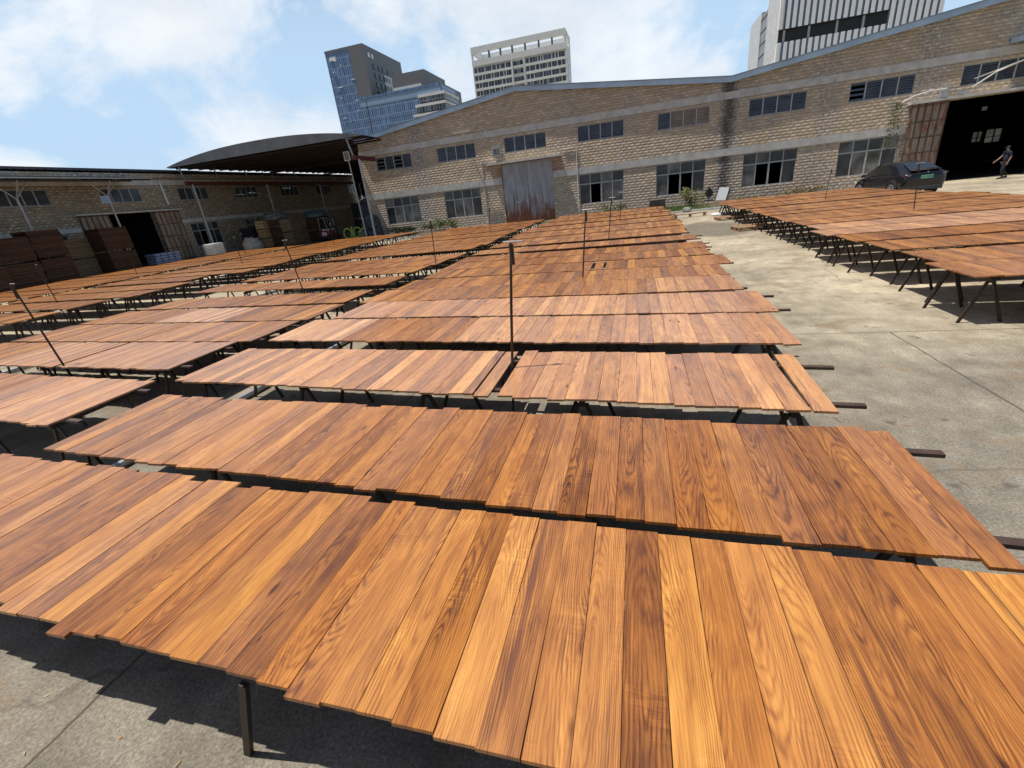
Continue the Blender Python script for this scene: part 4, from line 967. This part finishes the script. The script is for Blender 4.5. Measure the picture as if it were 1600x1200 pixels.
def pallet(label, x, y, rz, z=0, top=WOOD):
    t = thing('pallet', label, 'pallet', (x, y, z), rz, 'wooden pallets on the yard floor')
    PM = simple('raw_pallet_wood', (.30,.18,.09), .8, 0, .3, 5) if 'raw_pallet_wood' not in MATS else MATS['raw_pallet_wood']
    m = MB()
    for i in range(7): m.box(-.6, .6, -.5+i*.155, -.5+i*.155+.105, .115, .135)
    m.build('deck', MATS['raw_pallet_wood'], t)
    m = MB()
    for a in (-.55, 0, .55):
        m.box(a-.045, a+.045, -.5, .5, .095, .115)
        for b in (-.45, 0, .45): m.box(a-.05, a+.05, b-.05, b+.05, .018, .095)
        m.box(a-.045, a+.045, -.5, .5, 0, .018)
    m.build('blocks', MATS['raw_pallet_wood'], t); return t
_sm = simple
def simple(name, *a, **k):
    if name in MATS: return MATS[name]
    m = _sm(name, *a, **k); MATS[name] = m; return m
pallet('light wooden pallet on the aisle floor, in front of the right-hand racks', 4.2, 19.3, .12)
pallet('shadowed wooden pallet behind the light one, by the right-hand racks', 4.3, 24.2, .05)
t = thing('low_bench', 'low rough wooden bench on the ground near the kerb', 'bench', (2.9, 27.7, 0), .12)
m = MB(); m.box(-.85,.85,-.08,.08,.14,.18); m.build('seat', MATS['raw_pallet_wood'], t)
for q in (-.75,0,.75): m = MB(); m.box(q-.06,q+.06,-.08,.08,0,.14); m.build('leg', MATS['raw_pallet_wood'], t)
lump('cement_spill', 'small white heap on the ground by the corner of the right-hand racks', 'heap', (4.3, 27.2, 0), .45, .3, .12, WHITE, 12)
lump('rock', 'grey stone on the kerb beside the shrub', 'stone', (3.1, 31.6, .08), .28, .2, .22, simple('stone_grey', (.25,.24,.22), .9, 0, .4, 8), 13)

# ------------------------------------------------------------------ plants
def shrub(name, label, cat, loc, rx, ry, rz_, n, mat, seed, leaf=.09, group=None):
    rr = random.Random(seed); t = thing(name, label, cat, loc, 0, group)
    m = MB(); clumps = [(rr.uniform(-.75,.75)*rx, rr.uniform(-.7,.7)*ry, rr.uniform(.25,.85)*rz_, rr.uniform(.25,.5)) for _ in range(9)]
    for _ in range(n):
        c = rr.choice(clumps); q = Vector((rr.gauss(0,1), rr.gauss(0,1), rr.gauss(0,1))).normalized()*rr.random()**.4*c[3]
        p = Vector((c[0]+q.x*rx, c[1]+q.y*ry, max(.03, c[2]+q.z*rz_)))
        a = Vector((rr.gauss(0,1), rr.gauss(0,1), rr.gauss(0,.6))).normalized(); b = a.cross(Vector((rr.gauss(0,1), rr.gauss(0,1), rr.gauss(0,1)))).normalized()
        L = leaf*rr.uniform(.6,1.4); m.quad(p-a*L*.5, p+b*L*.22, p+a*L*.5, p-b*L*.22)
    m.build('foliage', mat, t)
    m = MB()
    for c in clumps: m.tube([(c[0]*.15, c[1]*.15, 0), (c[0]*.6, c[1]*.6, c[2]*.5), (c[0], c[1], c[2])], [.02,.014,.006], 5)
    m.build('stems', BLACKST, t); return t
def fy(x): return 37.8+FZ*x
shrub('shrub', 'dense yellowish-green shrub beside the round fan', 'shrub', (3.95, 35.4, .05), .95, .6, 1.2, 1500, leaf_mat('yellow_green_leaves', (.10,.11,.03), (.30,.27,.11)), 1, .11)
shrub('shrub', 'wide green shrub below the second ground window from the left', 'shrub', (-15.9, 37.0, .05), 1.7, .5, .95, 1700, LEAF, 2, .12, 'green shrubs at the foot of the workshop')
shrub('shrub', 'low green shrub below the first ground window from the left', 'shrub', (-19.6, 37.2, .05), 1.9, .45, .60, 1300, LEAF, 3, .12, 'green shrubs at the foot of the workshop')
shrub('shrub', 'thin olive shrub below the window right of the zinc door', 'shrub', (-1.6, 36.7, .05), 1.2, .4, .75, 900, leaf_mat('olive_leaves', (.07,.085,.03), (.20,.20,.08)), 4, .10)
shrub('dry_weeds', 'dry straw-coloured weeds at the wall left of the black car', 'weeds', (10.9, 36.6, .05), 1.6, .4, .5, 900, DRYLEAF, 5, .12)
shrub('dry_weeds', 'sparse dry weeds under the fifth ground window', 'weeds', (7.6, 36.7, .05), 1.2, .3, .3, 350, DRYLEAF, 6, .1)
rr = random.Random(8); m = MB()
for c in range(4):
    pts_ = [(15.75+rr.uniform(-.1,.12), fy(15.8)-.08, 4.8)]
    for k in range(7): pts_.append((pts_[-1][0]+rr.uniform(-.16,.12), pts_[-1][1], pts_[-1][2]-rr.uniform(.2,.6)))
    for a, b in zip(pts_, pts_[1:]):
        for _ in range(9):
            t_ = rr.random(); p = Vector(a).lerp(Vector(b), t_)+Vector((rr.gauss(0,.09), rr.uniform(-.12,.0), rr.gauss(0,.05)))
            L = rr.uniform(.03,.07); q = Vector((rr.gauss(0,1), -.4, rr.gauss(0,1))).normalized(); s_ = q.cross(Vector((0,1,.3))).normalized(); m.quad(p-q*L, p+s_*L*.6, p+q*L, p-s_*L*.6)
tag(m.build('climbing_plant', LEAF), 'green climbing plant hanging beside the rusty sliding door', 'climber')
m = MB(); rr = random.Random(9)
for _ in range(9000):
    x = rr.choice((rr.uniform(-22.5, 12), rr.gauss(2.6, 1.0), rr.gauss(-1, 3), rr.gauss(2.4, .8))); y = rr.uniform(31.9, 37.1)
    h = rr.uniform(.05, .2)*(1.0 if abs(x-2.5) < 2.4 else .7); a = rr.uniform(0, 6.28); wv = .012
    m.quad((x-wv*math.cos(a), y-wv*math.sin(a), .05), (x+wv*math.cos(a), y+wv*math.sin(a), .05), (x+rr.gauss(0,.04), y+rr.gauss(0,.04), .05+h))
tag(m.build('grass', GRASSM), 'short green grass growing in the bed along the workshop', 'grass', None, 'stuff')

# ------------------------------------------------------------------ black car
def car():
    t = thing('parked_car', 'black rounded hatchback car with green number plate parked before the workshop', 'car', (13.05, 29.6, 0), math.radians(95))
    PAINT, nt = newmat('black_car_paint'); bsdf(nt, (.005,.0055,.008), .3, None, 0, .35, Coat_Weight=.55, Coat_Roughness=.05)
    CGL, nt = newmat('dark_car_glass'); bsdf(nt, (.010,.011,.013), .06, None, 0, .8)
    # x forward (nose at +2.37), sections: (x, half width low, half width belt, z bottom, z belt, z roof, half width roof)
    S = [(-2.36,.62,.70,.42,.86,.90,.55), (-2.30,.84,.86,.30,1.02,1.08,.66), (-2.05,.92,.93,.24,1.06,1.16,.66), (-1.5,.95,.95,.22,1.04,1.40,.62), (-.8,.95,.95,.20,1.00,1.57,.60), (-.1,.95,.95,.20,.97,1.62,.60),
         (.5,.95,.95,.20,.95,1.56,.60), (1.0,.95,.94,.20,.93,1.32,.62), (1.35,.95,.93,.22,.92,1.07,.66), (1.8,.93,.90,.24,.84,.90,.60), (2.15,.86,.82,.26,.72,.76,.55), (2.36,.60,.60,.34,.56,.60,.45)]
    m = MB(); ring = 14
    for (x, wl_, wb, zb, zm, zr, wr) in S:
        half = [(0,zb), (wl_*.85,zb), (wl_,zb+.10), (wb+.01,(zb+zm)/2), (wb,zm-.04), (wb-.06,zm), (wr+.03, zr-.05), (wr-.12, zr)]
        pts_ = half+[(-a, b) for a, b in half[::-1][:-1]]
        for a, b in pts_: m.v.append((x, a, b))
    k = 15
    for i in range(len(S)-1):
        for j in range(k): m.f.append((i*k+j, i*k+(j+1)%k, (i+1)*k+(j+1)%k, (i+1)*k+j))
    m.f.append(tuple(range(k))[::-1]); m.f.append(tuple((len(S)-1)*k+j for j in range(k)))
    b = m.build('body', PAINT, t, True); sm = b.modifiers.new('sub', 'SUBSURF'); sm.levels = sm.render_levels = 1
    # glasshouse: shell panels just proud of the body
    for s_ in (-1, 1):
        m = MB(); P = [(-1.75,1.10),(-1.1,1.38),(-.4,1.475),(.3,1.475),(.75,1.34),(1.18,1.06),(.9,1.00),(-.2,1.03),(-1.5,1.09)]
        def off(x, z): # follow body side lean
            f = min(1, max(0, (z-1.0)/.55)); return .905-.30*f+.012
        n = len(m.v); m.v += [(x, s_*off(x, z), z) for x, z in P]; m.f.append(tuple(range(n, n+len(P)))); m.build('side_window', CGL, t)
    m = MB(); m.quad((-1.22,.50,1.525),(-1.22,-.50,1.525),(-2.02,-.60,1.205),(-2.02,.60,1.205)); m.build('rear_window', CGL, t)
    m = MB(); m.quad((.72,-.52,1.50),(.72,.52,1.50),(1.42,.66,1.075),(1.42,-.66,1.075)); m.build('windscreen', CGL, t)
    m = MB(); m.prism([(-2.24,1.125),(-1.98,1.19),(-1.98,1.215),(-2.27,1.155)], -.62, .62, lambda u,v,d:(u,d,v)); bevel(m.build('spoiler', PAINT, t), .01)
    TL, nt = newmat('tail_light_red'); bsdf(nt, (.09,.006,.008), .2, None, 0, .5)
    for s_ in (-1, 1):
        m = MB(); m.prism([(-2.27,.915),(-2.08,.94),(-1.97,.985),(-2.10,1.01),(-2.27,.975)], s_*.76, s_*.905, lambda u,v,d:(u,d,v)); tl = m.build('tail_light', TL, t)
        m = MB(); m.box(-2.325,-2.31, min(s_*.66,s_*.78), max(s_*.66,s_*.78), .945, .965); m.build('reflector', simple('clear_lamp', (.6,.6,.6), .2), tl)
        m = MB(); m.box(2.0,2.25, min(s_*.6,s_*.82), max(s_*.6,s_*.82), .66,.73); m.build('headlight', simple('clear_lamp', (.6,.6,.6), .2), t)
        m = MB(); m.prism([(.95,.98),(1.15,.97),(1.15,1.09),(.98,1.11)], s_*.95, s_*1.10, lambda u,v,d:(u,d,v)); bevel(m.build('mirror', PAINT, t), .02)
        for x in (-1.44, 1.45):
            w_ = MB(); w_.wheel((x, s_*.83, .35), .35, .25, (0,1,0), 28); wo = w_.build('wheel', BLACK, t)
            w_ = MB()
            for q in range(10):
                a = q*math.pi/5; w_.bar((x+.05*math.cos(a), s_*.962, .35+.05*math.sin(a)), (x+.24*math.cos(a), s_*.962, .35+.24*math.sin(a)), .035, .02, up=(0,1,0))
            w_.tube([(x+.24*math.cos(q*math.pi/10), s_*.962, .35+.24*math.sin(q*math.pi/10)) for q in range(21)], .014, 6); w_.build('rim', simple('alloy_rim', (.30,.30,.32), .35, .6), wo)
            m = MB(); m.tube([(x+.41*math.cos(q*math.pi/12), s_*.948, .36+.41*math.sin(q*math.pi/12)) for q in range(13)], .035, 6); m.build('wheel_arch', BLACK, t)
    m = MB(); m.box(-2.40,-2.30,-.72,.72,.28,.46); bevel(m.build('rear_bumper', simple('grey_plastic', (.035,.035,.038), .55), t), .02)
    PLG = simple('number_plate_green', (.17,.45,.28), .4, 0, .1, 3)
    m = MB(); m.box(-2.385,-2.365,-.25,.25,.78,.93); pl = m.build('number_plate', PLG, t)
    cu = bpy.data.curves.new('plate_text', 'FONT'); cu.body = 'AD 07043'; cu.size = .118; cu.align_x = 'CENTER'; cu.align_y = 'CENTER'; cu.extrude = .001
    tmp = bpy.data.objects.new('tmp', cu); C.objects.link(tmp); bpy.context.view_layer.update()
    me = bpy.data.meshes.new_from_object(tmp.evaluated_get(bpy.context.evaluated_depsgraph_get())); bpy.data.objects.remove(tmp)
    me.materials.clear(); me.materials.append(simple('plate_ink', (.01,.02,.015), .5))
    o = bpy.data.objects.new('plate_number', me); C.objects.link(o); o.parent = pl; o.location = (-2.388, 0, .855); o.rotation_euler = (math.radians(90), 0, math.radians(-90))
    m = MB(); m.prism([(-.05,.04),(.05,.04),(.045,.022),(.015,.018),(.0,-.05),(-.015,.018),(-.045,.022)], 0, .006, lambda u,v,d:(-2.372-d,u,1.045+v)); m.build('emblem', STEEL, t)
    return t
car()

# ------------------------------------------------------------------ person walking out of the big doorway
def skin_body(name, pts, edges, mat, parent, root=0, sub=2):
    me = bpy.data.meshes.new(name); me.from_pydata([p[:3] for p in pts], edges, []); me.materials.append(mat)
    o = bpy.data.objects.new(name, me); C.objects.link(o); o.parent = parent
    sk = o.modifiers.new('skin', 'SKIN'); sk.use_smooth_shade = True
    lay = me.skin_vertices[0] if len(me.skin_vertices) else None
    if lay is None:
        bpy.context.view_layer.objects.active = o; bpy.ops.mesh.customdata_skin_add(); lay = me.skin_vertices[0]
    for i, p in enumerate(pts):
        r = p[3]; lay.data[i].radius = r if isinstance(r, tuple) else (r, r); lay.data[i].use_root = (i == root)
    ss = o.modifiers.new('sub', 'SUBSURF'); ss.levels = ss.render_levels = sub
    return o
SKINM = simple('skin', (.27,.145,.09), .55, 0, .08, 8); NAVY = simple('navy_cloth', (.008,.010,.026), .85, 0, .25, 10); BLKC = simple('black_cloth', (.012,.012,.014), .85, 0, .25, 10)
pr_ = thing('person', 'person in navy shirt, black trousers and dark cap walking before the dark doorway', 'person', (20.35, 34.4, 0), math.radians(182))
# local +x = facing; person height 1.68
B = [(0,0,.90,(.05,.06)), (.0,0,1.08,(.045,.05)), (.02,0,1.28,(.045,.05)), (.03,0,1.40,(.045,.05)), (.04,0,1.47,(.052,.055)), (.055,0,1.55,(.07,.062)), (.05,0,1.62,(.078,.068)),
     (.0,.18,1.35,.036), (-.06,.235,1.13,.040), (.03,.25,.90,.030), (.055,.25,.85,.026),
     (.0,-.18,1.35,.036), (.12,-.23,1.15,.040), (.30,-.22,.98,.030), (.34,-.22,.95,.026),
     (.02,.09,.84,.06), (.13,.09,.48,.045), (.03,.09,.12,.042), (.10,.09,.045,.036), (.20,.09,.03,.028),
     (.0,-.09,.84,.06), (-.05,-.09,.47,.045), (-.27,-.09,.17,.042), (-.25,-.09,.07,.036), (-.16,-.09,.03,.028)]
E_ = [(0,1),(1,2),(2,3),(3,4),(4,5),(5,6),(3,7),(7,8),(8,9),(9,10),(3,11),(11,12),(12,13),(13,14),(0,15),(15,16),(16,17),(17,18),(18,19),(0,20),(20,21),(21,22),(22,23),(23,24)]
skin_body('body', B, E_, SKINM, pr_)
sh_ = [(0,0,.86,(.15,.18)), (0,0,1.08,(.128,.165)), (.02,0,1.28,(.13,.18)), (.03,0,1.40,(.095,.145)), (.035,0,1.455,(.062,.066)), (.02,.20,1.375,.068), (-.035,.235,1.18,.056), (.02,-.20,1.375,.068), (.08,-.235,1.20,.056)]
skin_body('shirt', sh_, [(0,1),(1,2),(2,3),(3,4),(3,5),(5,6),(3,7),(7,8)], NAVY, pr_)
tr = [(0,0,.92,(.14,.165)), (.02,.09,.82,.105), (.13,.09,.48,.075), (.04,.09,.11,.062), (0,-.09,.82,.105), (-.05,-.09,.47,.075), (-.26,-.09,.18,.060)]
skin_body('trousers', tr, [(0,1),(1,2),(2,3),(0,4),(4,5),(5,6)], BLKC, pr_)
m = MB(); rr = random.Random(4)
for j in range(7):
    ph = j/6*math.pi/2*.98
    for i in range(16):
        th = 2*math.pi*i/16; m.v.append((.045+.098*math.cos(th)*math.cos(ph), .086*math.sin(th)*math.cos(ph), 1.625+.085*math.sin(ph)))
for j in range(6):
    for i in range(16): m.f.append((j*16+i, j*16+(i+1)%16, (j+1)*16+(i+1)%16, (j+1)*16+i))
m.box(.10,.22,-.06,.06,1.615,1.63); m.build('cap', BLKC, pr_, True)
m = MB(); m.tube([(.115,0,1.575),(.145,0,1.56)], [.018,.010], 8); m.tube([(.11,-.03,1.60),(.125,-.03,1.60)], .012, 6); m.tube([(.11,.03,1.60),(.125,.03,1.60)], .012, 6); m.build('face', SKINM, pr_)
for s_, bx, bz in ((1,.055,.85),(-1,.34,.95)):
    dirv = Vector((.12,0,-1)).normalized() if s_ > 0 else Vector((.75,0,-.55)).normalized(); base_ = Vector((bx, s_*(.25 if s_ > 0 else .22), bz))
    m = MB(); m.tube([base_, base_+dirv*.05, base_+dirv*.09], [.026,.036,.034], 8)
    side_ = Vector((-dirv.z, 0, dirv.x))
    for q in range(4):
        o_ = side_*(-.028+q*.0187); L_ = (.068,.078,.074,.058)[q]; a = base_+dirv*.085+o_; m.tube([a, a+dirv*L_*.5+Vector((0,-s_*.006,0)), a+dirv*L_+Vector((0,-s_*.02,0))], [.009,.0085,.006], 6)
    a = base_+dirv*.03+side_*.03; m.tube([a, a+side_*.028+dirv*.03, a+side_*.03+dirv*.06], [.011,.010,.007], 6)
    m.build('hand', SKINM, pr_)
for s_, x, z in ((1,.10,.0),(-1,-.22,.03)):
    m = MB(); m.prism([(-.09,0),(.17,0),(.18,.035),(.08,.075),(-.06,.10),(-.10,.07)], s_*.09-.045, s_*.09+.045, lambda u,v,d:(x+u,d,z+v)); bevel(m.build('shoe', BLACK, pr_), .012)
